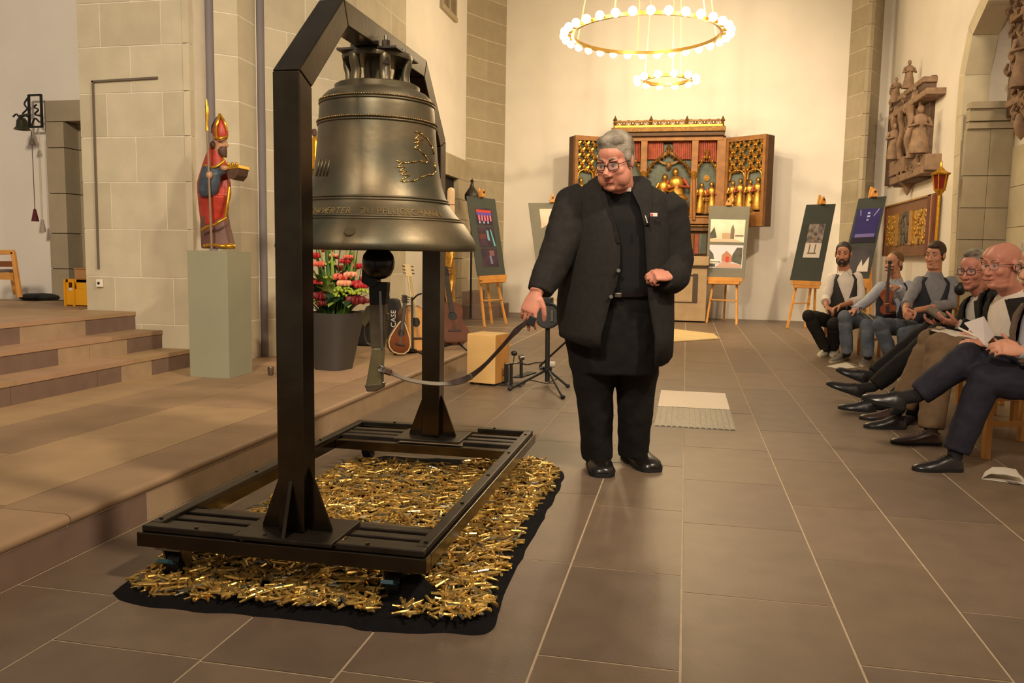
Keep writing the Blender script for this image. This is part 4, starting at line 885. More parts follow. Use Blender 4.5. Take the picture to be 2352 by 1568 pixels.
def text_obj(name, txt, parent, loc, R, h, m, dep=.002):
    cu = bpy.data.curves.new('lettering','FONT'); cu.body = txt; cu.align_x = 'CENTER'; cu.align_y = 'CENTER'; cu.extrude = dep; cu.size = h; cu.resolution_u = 2
    to = bpy.data.objects.new('tmp_text', cu); COL.objects.link(to); dg = bpy.context.evaluated_depsgraph_get(); me = bpy.data.meshes.new_from_object(to.evaluated_get(dg)); bpy.data.objects.remove(to)
    for v in me.vertices: v.co = V(loc)+R@v.co-ORG[parent.name]
    me.name = name; me.materials.clear(); me.materials.append(m); return put(bpy.data.objects.new(name,me),parent,None)
RV = M(((0,-1,0),(0,0,-1),(1,0,0)))   # reads upwards, faces -Y
text_obj('lettering','CASE',cs,P(904,732,YC-.004),RV,.083,mat('white_print',(214,204,190),.6,0,0),.002)
bgp = thing('black_gig_bag','shapeless black bag on the floor behind the planter','bag',V((P(836,790,7.0).x,7.0,PZT)))
organic('bag_body', silloft(G(),[(794,812,866,-.3),(788,809,866,-.3),(765,812,862,-.2),(735,816,856,-.1),(712,820,850,0)],7.0,.55,16,.05,5), mat('black_bag_cloth',(22,20,20),.85,0,.15,20), bgp, .015, 3)
gc = thing('tall_gig_bag','tall black padded bag standing behind the lettered case','bag',V((P(887,700,YC+.16).x,YC+.16,PZT)))
organic('bag_body', silloft(G(),[(777,880,900),(740,880,902),(700,881,900),(670,882,893),(658,884,889)],YC+.1,.4,12), MATS['black_bag_cloth'], gc, .012, 2)
# cajon, pedal, stands
A_,B2,Cq = PZ(1072,882),PZ(1136,888),PZ(1163,881)
u = (B2-A_).normalized(); v_ = V((-u.y,u.x,0)); W1 = (B2-A_).length; D1 = .27
cj = thing('cajon','pale wooden box drum standing on the floor beside the far post','cajon',A_)
H1 = P(1066,767,A_.y).z
cm = mat('cajon_birch',(224,182,116),.4,0,.08,5); cm2 = mat('cajon_side',(200,142,72),.4,0,.1,6)
obj('front_panel', G().prism([A_+V((0,0,.02)),B2+V((0,0,.02)),B2+V((0,0,H1)),A_+V((0,0,H1))],v_*.012), cm, cj, bevel=.003)
obj('side_panels', G().prism([A_+v_*.013+V((0,0,.02)),B2+v_*.013+V((0,0,.02)),B2+v_*D1+V((0,0,.02)),A_+v_*D1+V((0,0,.02))],(0,0,H1-.022)), cm2, cj, bevel=.004)
obj('seat_panel', G().prism([A_+v_*.012+V((0,0,H1-.0005)),B2+v_*.012+V((0,0,H1-.0005)),B2+v_*D1+V((0,0,H1-.0005)),A_+v_*D1+V((0,0,H1-.0005))],(0,0,.006)), cm, cj)
for p in (A_+u*.03+v_*.04,B2-u*.03+v_*.04,A_+u*.03+v_*(D1-.04),B2-u*.03+v_*(D1-.04)): obj('foot', G().cyl(p+V((0,0,.0)),p+V((0,0,.02)),.018,n=10), rub, cj)
e = B2+v_*.16+u*.001; obj('logo', G().torus(e+V((0,0,.10)),.022,.004,16,5,M((v_,V((0,0,1)),u)).transposed()).bar(e+V((0,0,.08))-v_*.0,e+V((0,0,.12)),.006,.003,v_), mat('brown_print',(110,70,34),.6,0,0), cj, 60)
pd = thing('kick_pedal','black foot pedal with round beater beside the box drum','pedal',PZ(1178,884))
p0 = PZ(1176,885)
def pp(x,y,dy=0): return P(x,y,p0.y+dy)
obj('base_plate', G().bx((p0.x-.10,p0.y-.06,0),(p0.x+.09,p0.y+.14,.012)), darkp, pd, bevel=.003)
for x,yb,yt,dy in ((1162,880,836,-.02),(1174,882,834,-.02),(1197,866,828,.12)): obj('post', G().tube([pp(x,yb,dy),pp(x,yt,dy)],.014,8), darkp, pd, 50)
obj('axle', G().tube([pp(1160,837,-.02),pp(1200,832,.12)],.008,8), steel, pd, 50); obj('beater_rod', G().tube([pp(1178,836,.02),pp(1182,812,-.03)],.005,6), steel, pd, 50)
obj('beater', G().ell(pp(1181,811,-.04),(.028,.022,.022),n=12,m=8), darkp, pd, 180); obj('spring', G().tube([pp(1166,838,0),pp(1167,876,0)],.008,8), steel, pd, 60)
obj('footboard', G().prism([pp(1186,868,.1)+V((-.03,0,0)),pp(1186,868,.1)+V((.04,0,0)),pp(1200,868,.1)+V((.10,.12,.03)),pp(1200,868,.1)+V((.02,.14,.03))],(0,0,.01)), darkp, pd)
obj('clutch', G().cyl(pp(1193,822,.1),pp(1202,820,.12),.026,n=12), steel, pd, 40)
ms = thing('tripod_stand','black tripod stand with a round black pad behind the priest\'s hand','stand',PZ(1257,872))
q0 = PZ(1257,884); q0.z = .03; yq = q0.y
obj('pole', G().tube([q0,P(1258,690,yq)],[.021,.019],12), darkp, ms, 50); obj('collar', G().cyl(P(1257,852,yq),P(1257,842,yq),.04,n=12).cyl(P(1246,843,yq-.02),P(1240,846,yq-.03),.018,n=8), darkp, ms, 40)
for f in ((1171,897),(1293,916),(1304,890)):
    l = obj('leg', G().tube([P(1258,848,yq),PZ(*f)+V((0,0,.012))],.011,8), darkp, ms, 50); obj('rubber_foot', G().ell(PZ(*f)+V((0,0,.016)),(.02,.02,.016),n=8,m=6), rub, l, 180)
    obj('brace', G().tube([P(1257,881,yq),lerp(P(1258,848,yq),PZ(*f),.5)],.005,6), steel, ms, 50)
obj('pad', G().cyl(P(1258,724,yq-.05),P(1258,724,yq+.03),.105,n=28), darkp, ms, 40); obj('pad_rim', G().torus(P(1258,724,yq-.05),.104,.01,28,6,M.Rotation(PI/2,3,'X')), darkp, ms, 180)
obj('lug', G().bar(P(1268,712,yq-.06),P(1268,738,yq-.06),.022,.012,(0,1,0)), steel, ms); obj('clamp', G().bx(tuple(P(1243,702,yq-.05)),tuple(P(1272,682,yq+.05))), darkp, ms, bevel=.008)
m2 = thing('folding_stand','second thin grey-legged stand partly hidden behind the priest','stand',PZ(1315,856)); r0_ = P(1306,784,7.4)
obj('hub', G().cyl(r0_,r0_+V((0,0,.05)),.025,n=10), darkp, m2, 40)
for f,dy in (((1316,858),0),((1240,842),-.05),((1340,850),.1)): obj('leg', G().tube([r0_+V((0,0,.02)),PZ(*f)+V((0,0,.01))],.010,8), steel if f[0] > 1300 else darkp, m2, 50)
obj('pole', G().tube([r0_,P(1309,690,7.4)],.012,8), darkp, m2, 50)
adp = thing('white_plug_adapter','small white plug adapter on the floor behind the tripod','plug',PZ(1266,842)); q = PZ(1266,842); obj('adapter_body', G().bx((q.x-.03,q.y-.02,0),(q.x+.04,q.y+.03,.05)), MATS['white_plastic'], adp, bevel=.006); obj('adapter_prong', G().bx((q.x-.05,q.y-.01,.01),(q.x-.03,q.y+.01,.045)), MATS['white_plastic'], adp, bevel=.004)
tag(obj('power_cable', G().tube(curve([PZ(1196,835)+V((0,0,.006)),PZ(1212,838)+V((0,0,.006)),PZ(1230,834)+V((0,0,.006)),PZ(1262,834)+V((0,0,.006))],6),.006,6), darkp, None, 60),'thin dark cable on the floor from pedal to white plug','cable')
cn = thing('shiny_metal_cup','small shiny metal cup on the podium beside the near post','cup',PZ(622,862,PZT)); q = PZ(622,862,PZT); obj('cup_body', G().lathe([(.012,0),(.022,.012),(.024,.06),(.021,.06),(.018,.02)],q,14), steel, cn, 50); obj('rim', G().torus(q+V((0,0,.06)),.023,.003,16,5), steel, cn, 180)
# ------------------------------------------------------------------ left landing: wall bell, crate, cushion, chair
iron = mat('wrought_iron',(40,40,36),.5,.3,.1); wy = 6.78
wb_ = thing('wall_bell','black wrought iron bracket with a small bell on the far left wall','wall bell',P(80,255,6.88))
def wp(x,y,dy=0): return P(x,y,wy+dy)
for a,b in (((66,218),(68,294)),((94,217),(97,293)),((66,219),(95,218)),((68,292),(97,291))): obj('bracket_bar', G().bar(wp(*a),wp(*b),.016,.02,(0,1,0)), iron, wb_)
for L in ([(66,222),(56,238),(62,250),(52,262),(64,268)],[(84,240),(78,246),(88,252),(80,262),(92,266)],[(72,290),(80,272),(90,280)],[(30,268),(38,262),(46,270),(58,266),(68,270)]): obj('scroll', G().tube(curve([wp(x,y,-.03) for x,y in L],5),.008,6), iron, wb_, 60)
obj('arm', G().bar(wp(66,262,-.02),wp(46,266,-.25),.016,.016), iron, wb_)
obj('bell_cup', G().lathe([(.0,.11),(.03,.105),(.045,.08),(.05,.03),(.072,0),(.062,0),(.04,.03),(.0,.09)],wp(51,298,-.2),20), mat('dark_bell_bronze',(66,66,48),.4,.7,.2), wb_, 60)
obj('weight_cone', G().lathe([(.012,.06),(.03,0),(.0,0)],wp(74,333,-.1),12), MATS['grey_cable'], wb_, 60)
t1 = obj('pull_cord', G().tube([wp(72,300,-.1),wp(80,480,-.1)],.004,5), MATS['grey_cable'], wb_); obj('tassel', G().lathe([(.0,.12),(.012,.11),(.034,0),(.0,0)],wp(81,508,-.1),12), mat('dark_red_tassel',(92,24,30),.7,0,.1), t1, 60)
t2 = obj('pull_cord', G().tube([wp(90,300,-.06),wp(98,500,-.06)],.003,5), cable_m, wb_); obj('tassel', G().lathe([(.0,.12),(.01,.11),(.026,0),(.0,0)],wp(99,532,-.06),12), mat('grey_tassel',(170,156,140),.7,0,.1), t2, 60)
yc = mat('yellow_crate_plastic',(226,160,24),.4,0,.08,6); a = PZ(161,701,.594)
cr = thing('bottle_crate','yellow plastic bottle crate half hidden behind the pier','crate',V((a.x+.15,6.4,.594)))
x0c,y0c,h = a.x, 6.2, .235
for k,(lo,hi) in enumerate((((0,0,0),(.3,.014,.15)),((0,0,.15),(.05,.014,h)),((.13,0,.15),(.3,.014,h)),((0,0,h-.03),(.3,.014,h)),((0,.38,0),(.3,.394,h)),((0,.014,0),(.014,.38,h)),((.286,.014,0),(.3,.38,h)),((.0,0,0),(.3,.394,.012)))):
    obj('crate_wall', G().bx((x0c+lo[0],y0c+lo[1],.594+lo[2]),(x0c+hi[0],y0c+hi[1],.594+hi[2])), yc, cr, bevel=.003)
for xx in (.012,.10): obj('crate_rib', G().bx((x0c+xx,y0c-.012,.594),(x0c+xx+.018,y0c,.594+h)), yc, cr)
obj('print_label', G().bx((x0c+.055,y0c-.003,.594+.155-.02),(x0c+.1,y0c,.594+.18-.02)), MATS['white_print'], cr)
bxm = thing('cardboard_box','small brown box standing on the yellow crate in the doorway','box',V((x0c+.2,6.4,.594+h))); obj('box_body', G().bx((x0c+.10,6.22,.594+h),(x0c+.28,6.42,.594+h+.09)), mat('cardboard',(176,130,84),.8,0,.08), bxm, bevel=.003); obj('lid_flap', G().bx((x0c+.10,6.21,.594+h+.09),(x0c+.28,6.43,.594+h+.098)), MATS['cardboard'], bxm)
cu_ = thing('floor_cushion','flat black cushion lying on the landing below the wall bell','cushion',PZ(82,689,.594)); c = PZ(82,689,.594)
obj('cushion_cover', G().lathe([(.0,.0),(.17,.0),(.205,.012),(.212,.028),(.20,.045),(.15,.058),(.0,.064)],c+V((0,.1,0)),32), mat('black_cushion',(38,37,36),.85,0,.1,30), cu_, 70); obj('piping', G().torus(c+V((0,.1,.028)),.212,.004,36,6), darkp, cu_, 180)
fc = thing('stage_chair','light wooden chair with grey seat at the left edge of the landing','chair',V((P(10,670,6.1).x,6.1,.594)))
yy = 6.1
def fq(x,y,dy=0): return P(x,y,yy+dy)
obj('leg', G().bar(fq(30,578),fq(46,683),.035,.03,(0,1,0)), pine, fc, bevel=.004); obj('leg', G().bar(fq(-60,580),fq(-72,683),.035,.03,(0,1,0)), pine, fc, bevel=.004)
obj('leg', G().bar(fq(26,620,.4),fq(36,676,.4),.035,.03,(0,1,0)), pine, fc, bevel=.004); obj('leg', G().bar(fq(-55,620,.4),fq(-62,676,.4),.035,.03,(0,1,0)), pine, fc, bevel=.004)
obj('top_rail', G().bar(fq(-62,580),fq(32,579),.04,.03,(0,1,0)), pine, fc, bevel=.004); obj('back_slat', G().bar(fq(-60,606),fq(33,606),.05,.018,(0,1,0)), mat('dark_slat',(120,70,34),.5,0,.1), fc)
s_ = G().bx(tuple(fq(-64,626)),tuple(fq(37,618,.42))); obj('seat', s_, mat('grey_lilac_fabric',(128,112,108),.9,0,.06), fc, bevel=.01); obj('seat_apron', G().bx(tuple(fq(-62,640,.02)),tuple(fq(36,626,.05))), pine, fc)
# ------------------------------------------------------------------ gilded column and dark censer at the choir's left
gcol = thing('gilded_column','slender gilded twisted column seen right of the far post','column',V((P(1034,700,10.6).x,10.6,0)))
for k in range(1): 
    pts = [(P(1034,690,10.6).x,10.6,0)]
b = V((P(1034,690,10.6).x,10.6,0)); ztop = P(1034,560,10.6).z; g = G(); rings = []
for i in range(40):
    z = .1+(ztop-.1)*i/39; rings.append([b+V(((.06+.012*math.cos(3*a-z*16))*math.cos(a),(.06+.012*math.cos(3*a-z*16))*math.sin(a),z)) for a in [2*PI*k/18 for k in range(18)]])
obj('twisted_shaft', g.loft(rings), gold, gcol, 70); obj('base', G().lathe([(.11,0),(.11,.05),(.08,.1),(.06,.12)],b,16), goldd, gcol, 50); obj('capital', G().lathe([(.06,ztop),(.11,ztop+.08),(.12,ztop+.14),(.0,ztop+.14)],b,16), goldd, gcol, 50)
cand = thing('large_candle','pale thick candle burning low on the gilded column','candle',b+V((0,0,ztop+.14))); z0 = ztop+.14
obj('wax', G().lathe([(.05,z0),(.05,P(1029,440,10.6).z),(.042,P(1029,434,10.6).z),(.02,P(1029,431,10.6).z),(.0,P(1029,430,10.6).z)],b,16), mat('pale_wax',(238,206,160),.4,0,.05), cand, 50); obj('wick', G().cyl(b+V((0,0,P(1029,430,10.6).z)),b+V((0,0,P(1029,424,10.6).z)),.006,n=6), darkp, cand)
obj('red_ornament', G().torus(b+V((0,0,P(1029,470,10.6).z)),.05,.006,16,5), reds[0], cand, 180)
cen = thing('dark_bronze_lantern','dark bronze lantern with pointed lid above the left easel','lantern',P(1084,452,13.9)); c = P(1084,452,13.9)
obj('lantern_body', G().lathe([(.0,0),(.09,.02),(.13,.06),(.13,.14),(.09,.2),(.04,.27),(.02,.34),(.035,.37),(.0,.42)],c+V((0,0,-.1)),12), mat('dark_bronze',(62,58,48),.45,.5,.2), cen, 50); obj('rod', G().cyl((c.x,c.y,0),c+V((0,0,-.1)),.018,n=8), iron, cen)
# ------------------------------------------------------------------ right wall: epitaphs, triptych, lantern
sto = mat('carved_brown_stone',(134,106,82),.7,0,.25,10,.2,40); sto2 = mat('carved_dark_stone',(96,74,58),.7,0,.25,10,.2,40)
def wx(x,y,d=.12): return PX(x,y,XR-d)
def epit(name, lab, L, cols, figs, cat='epitaph', d=.0):
    t = thing(name,lab,cat,L['org'])
    for nm,x0_,y0_,x1_,y1_,dd,m in L['boxes']:
        dd *= .75; a,b = PX(x0_,y0_,XR+d-dd),PX(x1_,y1_,XR+d-dd); xm_ = (x0_+x1_)/2; a.z,b.z = PX(xm_,y0_,XR+d-dd).z,PX(xm_,y1_,XR+d-dd).z; zc0,zc1 = min(a.z,b.z),max(a.z,b.z)
        obj(nm, G().bx((XR+d-dd,min(a.y,b.y),zc0),(XR+d+.02,max(a.y,b.y),zc1)), m, t, bevel=.015)
    for x,y0_,y1_,r,dd in cols:
        a,b = PX(x,y1_,XR+d-dd),PX(x,y0_,XR+d-dd); rings = []
        b.x,b.y = a.x,a.y; N = 30
        for i in range(N+1):
            z = a.z+(b.z-a.z)*i/N; tw = z*14
            rings.append([V((a.x+r*(1+.0)*math.cos(q)+.35*r*math.cos(tw),a.y+r*math.sin(q)+.35*r*math.sin(tw),z)) for q in [2*PI*k/12 for k in range(12)]])
        obj('twisted_column', G().loft(rings), sto, t, 70)
    for x,yb,hh,dd in figs:
        q = PX(x,yb,XR+d-dd); figure(t, q, hh, sto, sto, 0, name='carved_figure', fat=1.15, plain=True)
    return t
E1 = dict(org=PX(2085,437,XR), boxes=[('back_slab',2044,214,2124,408,.10,sto2),('inscription_panel',2066,262,2100,352,.16,sto),('cornice',2044,232,2125,246,.34,sto),('frieze',2050,210,2120,232,.22,sto2),('cornice',2058,200,2118,212,.26,sto),('pedestal_block',2043,366,2072,400,.28,sto),('pedestal_block',2074,372,2094,398,.2,sto2),('pedestal_block',2094,360,2123,396,.28,sto),('plinth',2044,395,2116,412,.30,sto),('console',2052,410,2110,420,.22,sto2)])
ep = epit('carved_epitaph','tall carved brown epitaph with twisted columns on the right choir wall',E1,[(2052,250,368,.06,.2),(2066,250,366,.05,.2),(2087,248,364,.065,.26)],[(2086,203,.42,.18),(2056,236,.40,.2),(2109,352,.66,.26),(2052,366,.56,.26),(2100,232,.25,.2)])
g = G(); 
obj('pendant', G().lathe([(.0,-.22),(.04,-.16),(.07,-.06),(.15,.0),(.17,.06),(.0,.08)],PX(2085,417,XR-.08),14), sto, ep, 60)
rz = random.Random(4); g = G()
for k in range(46):
    x,y = rz.uniform(2046,2120),rz.uniform(205,415); p = wx(x,y,.12+rz.random()*.1); g.tube(curve([p,p+V((-.03,.05,.04)),p+V((-.02,.02,.10))],3),[.028,.026,.026,.02,.02,.015,.012],5)
o = obj('scrollwork', g, sto, ep, 70); o['kind'] = 'stuff'
E2 = dict(org=PX(2335,310,XR+.5), boxes=[('back_slab',2334,-60,2420,240,.12,sto2),('cornice',2310,205,2420,222,.3,sto),('console',2335,222,2420,262,.2,sto2),('cornice',2322,-5,2420,15,.28,sto)])
ep2 = epit('wall_epitaph','ornate carved stone epitaph at the upper right edge inside the arch',E2,[],[(2350,200,.7,.22)],d=.5)
g = G()
for k in range(70):
    x,y = rz.uniform(2318,2372),rz.uniform(-20,300); 
    if y > 225 and x < 2330: continue
    p = PX(x,y,XR+.5-.12-rz.random()*.12); g.tube(curve([p,p+V((-.03,.06,.05)),p+V((-.03,.0,.12))],3),[.04,.036,.034,.03,.026,.02,.014],5)
o = obj('scrollwork', g, sto, ep2, 70); o['kind'] = 'stuff'
obj('pendant', G().lathe([(.0,-.12),(.05,-.06),(.09,.06),(.06,.18),(.0,.2)],PX(2346,298,XR+.3),12), sto, ep2, 60)
tri = thing('winged_panel_painting','framed three part gilded relief painting on the right wall behind the musicians','painting',PX(2090,590,XR))
cTL,cTR,cBR,cBL = wx(2041,473,.06),wx(2153,444,.06),wx(2149,590,.06),wx(2032,586,.06)
cBL.z = cBR.z = (cBL.z+cBR.z)/2; cTL.z = cTR.z = (cTL.z+cTR.z)/2; cBL.y = cTL.y; cBR.y = cTR.y
def tq(a,b,d=0.): return lerp(lerp(cBL,cBR,a),lerp(cTL,cTR,a),b)+V((-d,0,0))
def tb(nm,a0,b0,a1,b1,d0,d1,m,par=None): return obj(nm, G().prism([tq(a0,b0,d0),tq(a1,b0,d0),tq(a1,b1,d0),tq(a0,b1,d0)],(-(d1-d0),0,0)), m, par or tri, bevel=.004)
brf = mat('brown_frame',(122,80,44),.5,0,.12,8); dred = mat('dark_red_frame',(104,44,24),.5,0,.1); grel = [mat('relief_gold',(190,152,70),.4,.5,.35,16,.3,30), mat('relief_dusk',(108,100,84),.6,.1,.4,9,.2,30)]
tb('frame_board',0,0,1,1,-.05,.02,brf)
for a0,b0,a1,b1,m in ((0,0,1,.03,brf),(0,.97,1,1,gold),(-.015,0,.0,1,dred),(.90,.0,.96,1,dred),(.96,0,.985,1,gold),(.985,0,1.02,1,dred),(.27,.19,.34,.80,gold),(.57,.19,.63,.80,gold)): tb('frame_bar',a0,b0,a1,b1,.02,.05,m)
for a0,a1,m in ((.03,.27,0),(.34,.57,1),(.63,.90,0)):
    p = tb('relief_panel',a0,.2,a1,.79,.02,.026,grel[m])
    g = G()
    for k in range(40): a,b = rz.uniform(a0+.02,a1-.02),rz.uniform(.23,.77); g.ell(tq(a,b,.03),(.014,.03,.045),M.Rotation(rz.uniform(-.6,.6),3,'X'),n=6,m=5)
    o = obj('relief_figures', g, gold if m == 0 else mat('relief_dark',(90,74,66),.6,.1,.4,12), p, 180); o['kind'] = 'stuff'
lp = thing('processional_lantern','gilded lantern with red glass on a pole beside the wall painting','lantern',V((PX(2147,600,XR-.25).x,PX(2147,600,XR-.25).y,0)))
b = V((PX(2147,600,XR-.25).x,PX(2147,600,XR-.25).y,0)); zl = P(2147,438,b.y).z; 
obj('pole', G().cyl(b,V((b.x,b.y,zl)),.022,n=10), goldl, lp, 50); obj('foot', G().lathe([(.0,0),(.16,0),(.15,.03),(.03,.05),(.0,.05)],b,20), goldd, lp, 40)
hL = P(2147,402,b.y).z-zl
obj('lantern_glass', G().lathe([(.06,zl+.02),(.085,zl+hL),(.0,zl+hL)],b,6), mat('ruby_glass',(120,30,26),.15,0,.1), lp)
for k in range(6): a = 2*PI*k/6; obj('lantern_bar', G().tube([b+V((.062*math.cos(a),.062*math.sin(a),zl+.0)),b+V((.09*math.cos(a),.09*math.sin(a),zl+hL))],.009,6), goldl, lp, 60)
obj('lantern_crown', G().lathe([(.11,zl+hL),(.12,zl+hL+.02),(.06,zl+hL+.05),(.03,zl+hL+.09),(.015,zl+hL+.1),(.012,zl+hL+.17),(.0,zl+hL+.18)],b,12), goldl, lp, 50); obj('lantern_base', G().lathe([(.02,zl-.06),(.05,zl-.02),(.07,zl+.02),(.0,zl+.02)],b,12), goldl, lp, 50)
# ------------------------------------------------------------------ people
SKIN = [mat('skin_warm',(200,142,114),.5,0,.06,20,.04,120,.4), mat('skin_pink',(200,134,112),.5,0,.06,20,.04,120,.4), mat('skin_tan',(184,126,96),.5,0,.06,20,.04,120,.4)]
lipm = mat('lips',(164,84,72),.5,0,.05); eyew = mat('shaded_eye_white',(150,134,124),.3,0,0); iris = mat('iris',(44,34,28),.2,0,0)  # eye whites darkened, so the shade of the sockets is in the colour
glassm = mat('spectacle_frame',(26,22,22),.3,0,0)
lens = bpy.data.materials.new('spectacle_lens'); lens.use_nodes = True; lb = lens.node_tree.nodes['Principled BSDF']; lb.inputs['Base Color'].default_value = (.9,.92,.95,1); lb.inputs['Roughness'].default_value = .05; lb.inputs['Alpha'].default_value = .10
class Head:
    def __init__(s, c, F, s_=1., up=(0,0,1)):
        s.c = V(c); s.F = V(F).normalized(); s.R = s.F.cross(V(up)).normalized(); s.U = s.R.cross(s.F); s.s = s_; s.M = M((s.R,s.F,s.U)).transposed()
    def q(s, x,y,z): return s.c+(s.R*x+s.F*y+s.U*z)*s.s
    def e(s, g, c, r, n=14, m=10): return g.ell(s.q(*c), tuple(k*s.s for k in r), s.M, n, m)
def head_shape(g, h, neck, fat=0., nose=1., jaw=1., nr=.056):
    e = h.e
    e(g,(0,-.012,.045),(.074,.094,.083),20,14); e(g,(0,.03,-.02),(.060+fat*.8,.062,.085),18,12); e(g,(0,.045,.05),(.058,.042,.045))
    e(g,(0,.028,-.073),(.052*jaw+fat,.054,.042)); e(g,(0,.070,-.098),(.025,.022,.019))
    for s in (-1,1):
        e(g,(s*.036,.060,-.022),(.026+fat*.6,.027,.028)); e(g,(s*.028,.081,.029),(.027,.013,.008)); e(g,(s*.013,.098,-.036),(.010*nose,.011,.009),8,6)
        e(g,(s*.078,-.008,.004),(.010,.021,.033),10,8); e(g,(s*.029,.0745,.0175),(.017,.0132,.0078),10,6); e(g,(s*.029,.074,.001),(.016,.011,.005),10,6)
        if fat > .01: e(g,(s*.044,.030,-.055),(.034,.052,.052))
    g.tube([h.q(0,.084,.022),h.q(0,.097,-.005),h.q(0,.108*(.5+.5*nose),-.03)],[.0085*h.s,.010*h.s,.0135*h.s*nose],8); e(g,(0,.106,-.034),(.0145*nose,.014*nose,.012),10,8)
    e(g,(0,.086,-.060),(.022,.010,.007),10,6); e(g,(0,.084,-.076),(.020,.010,.008),10,6)
    if fat > 0: e(g,(0,.024,-.100),(.052+fat,.050,.028))
    g.tube([h.q(0,-.02,-.03),h.q(0,-.015,-.09),V(neck)],[nr*h.s,nr*h.s,nr*1.12*h.s],16)
def face_parts(par, h, brow, gl=None, smile=0., gaze=(.001,-.001)):
    for s in (-1,1):
        ey = obj('eye', G().ell(h.q(s*.029,.0735,.009),.0126*h.s,n=12,m=8), eyew, par, 180)
        obj('iris', G().ell(h.q(s*.029+gaze[0],.0834,.008+gaze[1]),(.0070*h.s,.0035*h.s,.0070*h.s),h.M,10,6), iris, ey, 180)
        obj('eyebrow', G().tube([h.q(s*.014,.0945,.034),h.q(s*.03,.093,.040),h.q(s*.047,.080,.034)],[.0035*h.s,.0042*h.s,.0025*h.s],6), brow, par, 60)
    obj('mouth', G().tube([h.q(-.023,.0845,-.066+smile),h.q(-.01,.0945,-.068),h.q(.01,.0945,-.068),h.q(.023,.0845,-.066+smile)],[.0022*h.s,.0042*h.s,.0042*h.s,.0022*h.s],6), lipm, par, 60)
    if gl:
        gp = None
        for s in (-1,1):
            pts = [h.q(s*.032+a*.024,.102-.012*abs(s*.032+a*.024)/.05,.006+b*.018) for a,b in [(math.copysign(abs(math.cos(k*PI/9))**.62,math.cos(k*PI/9)),math.copysign(abs(math.sin(k*PI/9))**.62,math.sin(k*PI/9))) for k in range(18)]]
            fr1 = obj('spectacles' if gp is None else 'rim', G().tube(pts+[pts[0]],(.0020 if gl=='thick' else .0008)*h.s,6,False), glassm, par if gp is None else gp, 60)
            gp = gp or fr1
            obj('lens', G().add(pts,[tuple(range(18))]), lens, gp)
            obj('temple', G().tube([h.q(s*.056,.090,.012),h.q(s*.078,.04,.014),h.q(s*.082,-.005,.012)],.002*h.s,6), glassm, gp, 60)
        obj('bridge', G().tube([h.q(-.009,.102,.010),h.q(0,.105,.013),h.q(.009,.102,.010)],.002*h.s,6), glassm, gp, 60)
def hand(g, wr, d, n, t, curl=.6, s=1., spread=.0, thumb=1., curls=None):
    wr = V(wr); d = V(d).normalized(); n = V(n); n = (n-d*n.dot(d)).normalized(); t = V(t); t = (t-d*t.dot(d)-n*t.dot(n)).normalized()
    rings = []
    for u_,w_,h_ in ((-.02,.027,.019),(.0,.028,.019),(.035,.040,.018),(.07,.042,.015),(.088,.040,.012)):
        c = wr+d*u_*s; rings.append([c+t*(w_*s*math.cos(a))+n*(h_*s*math.sin(a)) for a in [2*PI*k/14 for k in range(14)]])
    g.loft(rings)
    for i,(o,L,r) in enumerate(((.031,.074,.0092),(.0105,.083,.0095),(-.0105,.077,.0092),(-.030,.060,.0082))):
        c = curls[i] if curls else curl*(1+.12*i); p = wr+d*(.082-.004*abs(i-1))*s+t*o*s; pts = [p-d*.02*s,p]; dd = (d+t*spread*(1.5-i)*.2).normalized()
        for k,(f,th) in enumerate(((.45,.55),(.32,1.2),(.23,1.75))):
            a = c*th; p = p+(dd*math.cos(a)+n*math.sin(a))*L*f*s; pts.append(p)
        g.tube(pts,[r*s,r*s,r*.95*s,r*.88*s,r*.72*s],8); g.ell(pts[-1],r*.74*s,n=7,m=5)
    p = wr+d*.022*s+t*.026*s; pts = [p]
    for f,v_ in ((.036,d*.62+t*.62+n*.25),(.031,d*.85+t*.30*thumb+n*(.35+.3*curl)),(.026,d*.9+t*.02*thumb+n*(.4+.5*curl))): p = p+v_.normalized()*f*s; pts.append(p)
    g.tube(pts,[.0165*s,.0125*s,.0112*s,.0088*s],9); g.ell(pts[-1],.009*s,n=7,m=5)
def limb(g, a, b, c, r, n=12, k=4, fold=0.):
    a,b,c = V(a),V(b),V(c); pts = [lerp(a,b,i/k) for i in range(k)]+[lerp(b,c,i/k) for i in range(k+1)]
    pts[k] = lerp(pts[k],lerp(pts[k-1],pts[k+1],.5),.25)
    rr_ = [r[0]+(r[1]-r[0])*i/k for i in range(k)]+[r[1]+(r[2]-r[1])*i/k for i in range(k+1)]
    if fold: rr_ = [x*(1+fold*math.sin(i*2.4)) for i,x in enumerate(rr_)]
    g.tube(pts, rr_, n); g.ell(b, r[1]*1.0, n=12, m=8); g.ell(a, r[0], n=12, m=8); return g
def ring_pts(c, right, fwd, hw, d, n=24, a0=0., a1=2*PI, closed=True):
    out = []
    N = n if closed else n+1
    for k in range(N):
        a = a0+(a1-a0)*k/n; ca,sa = math.cos(a),math.sin(a); p_ = 2.4
        rr_ = (abs(sa)**p_+abs(ca)**p_)**(-1/p_); out.append(c+right*(hw*sa*rr_)+fwd*(d*ca*rr_))
    return out
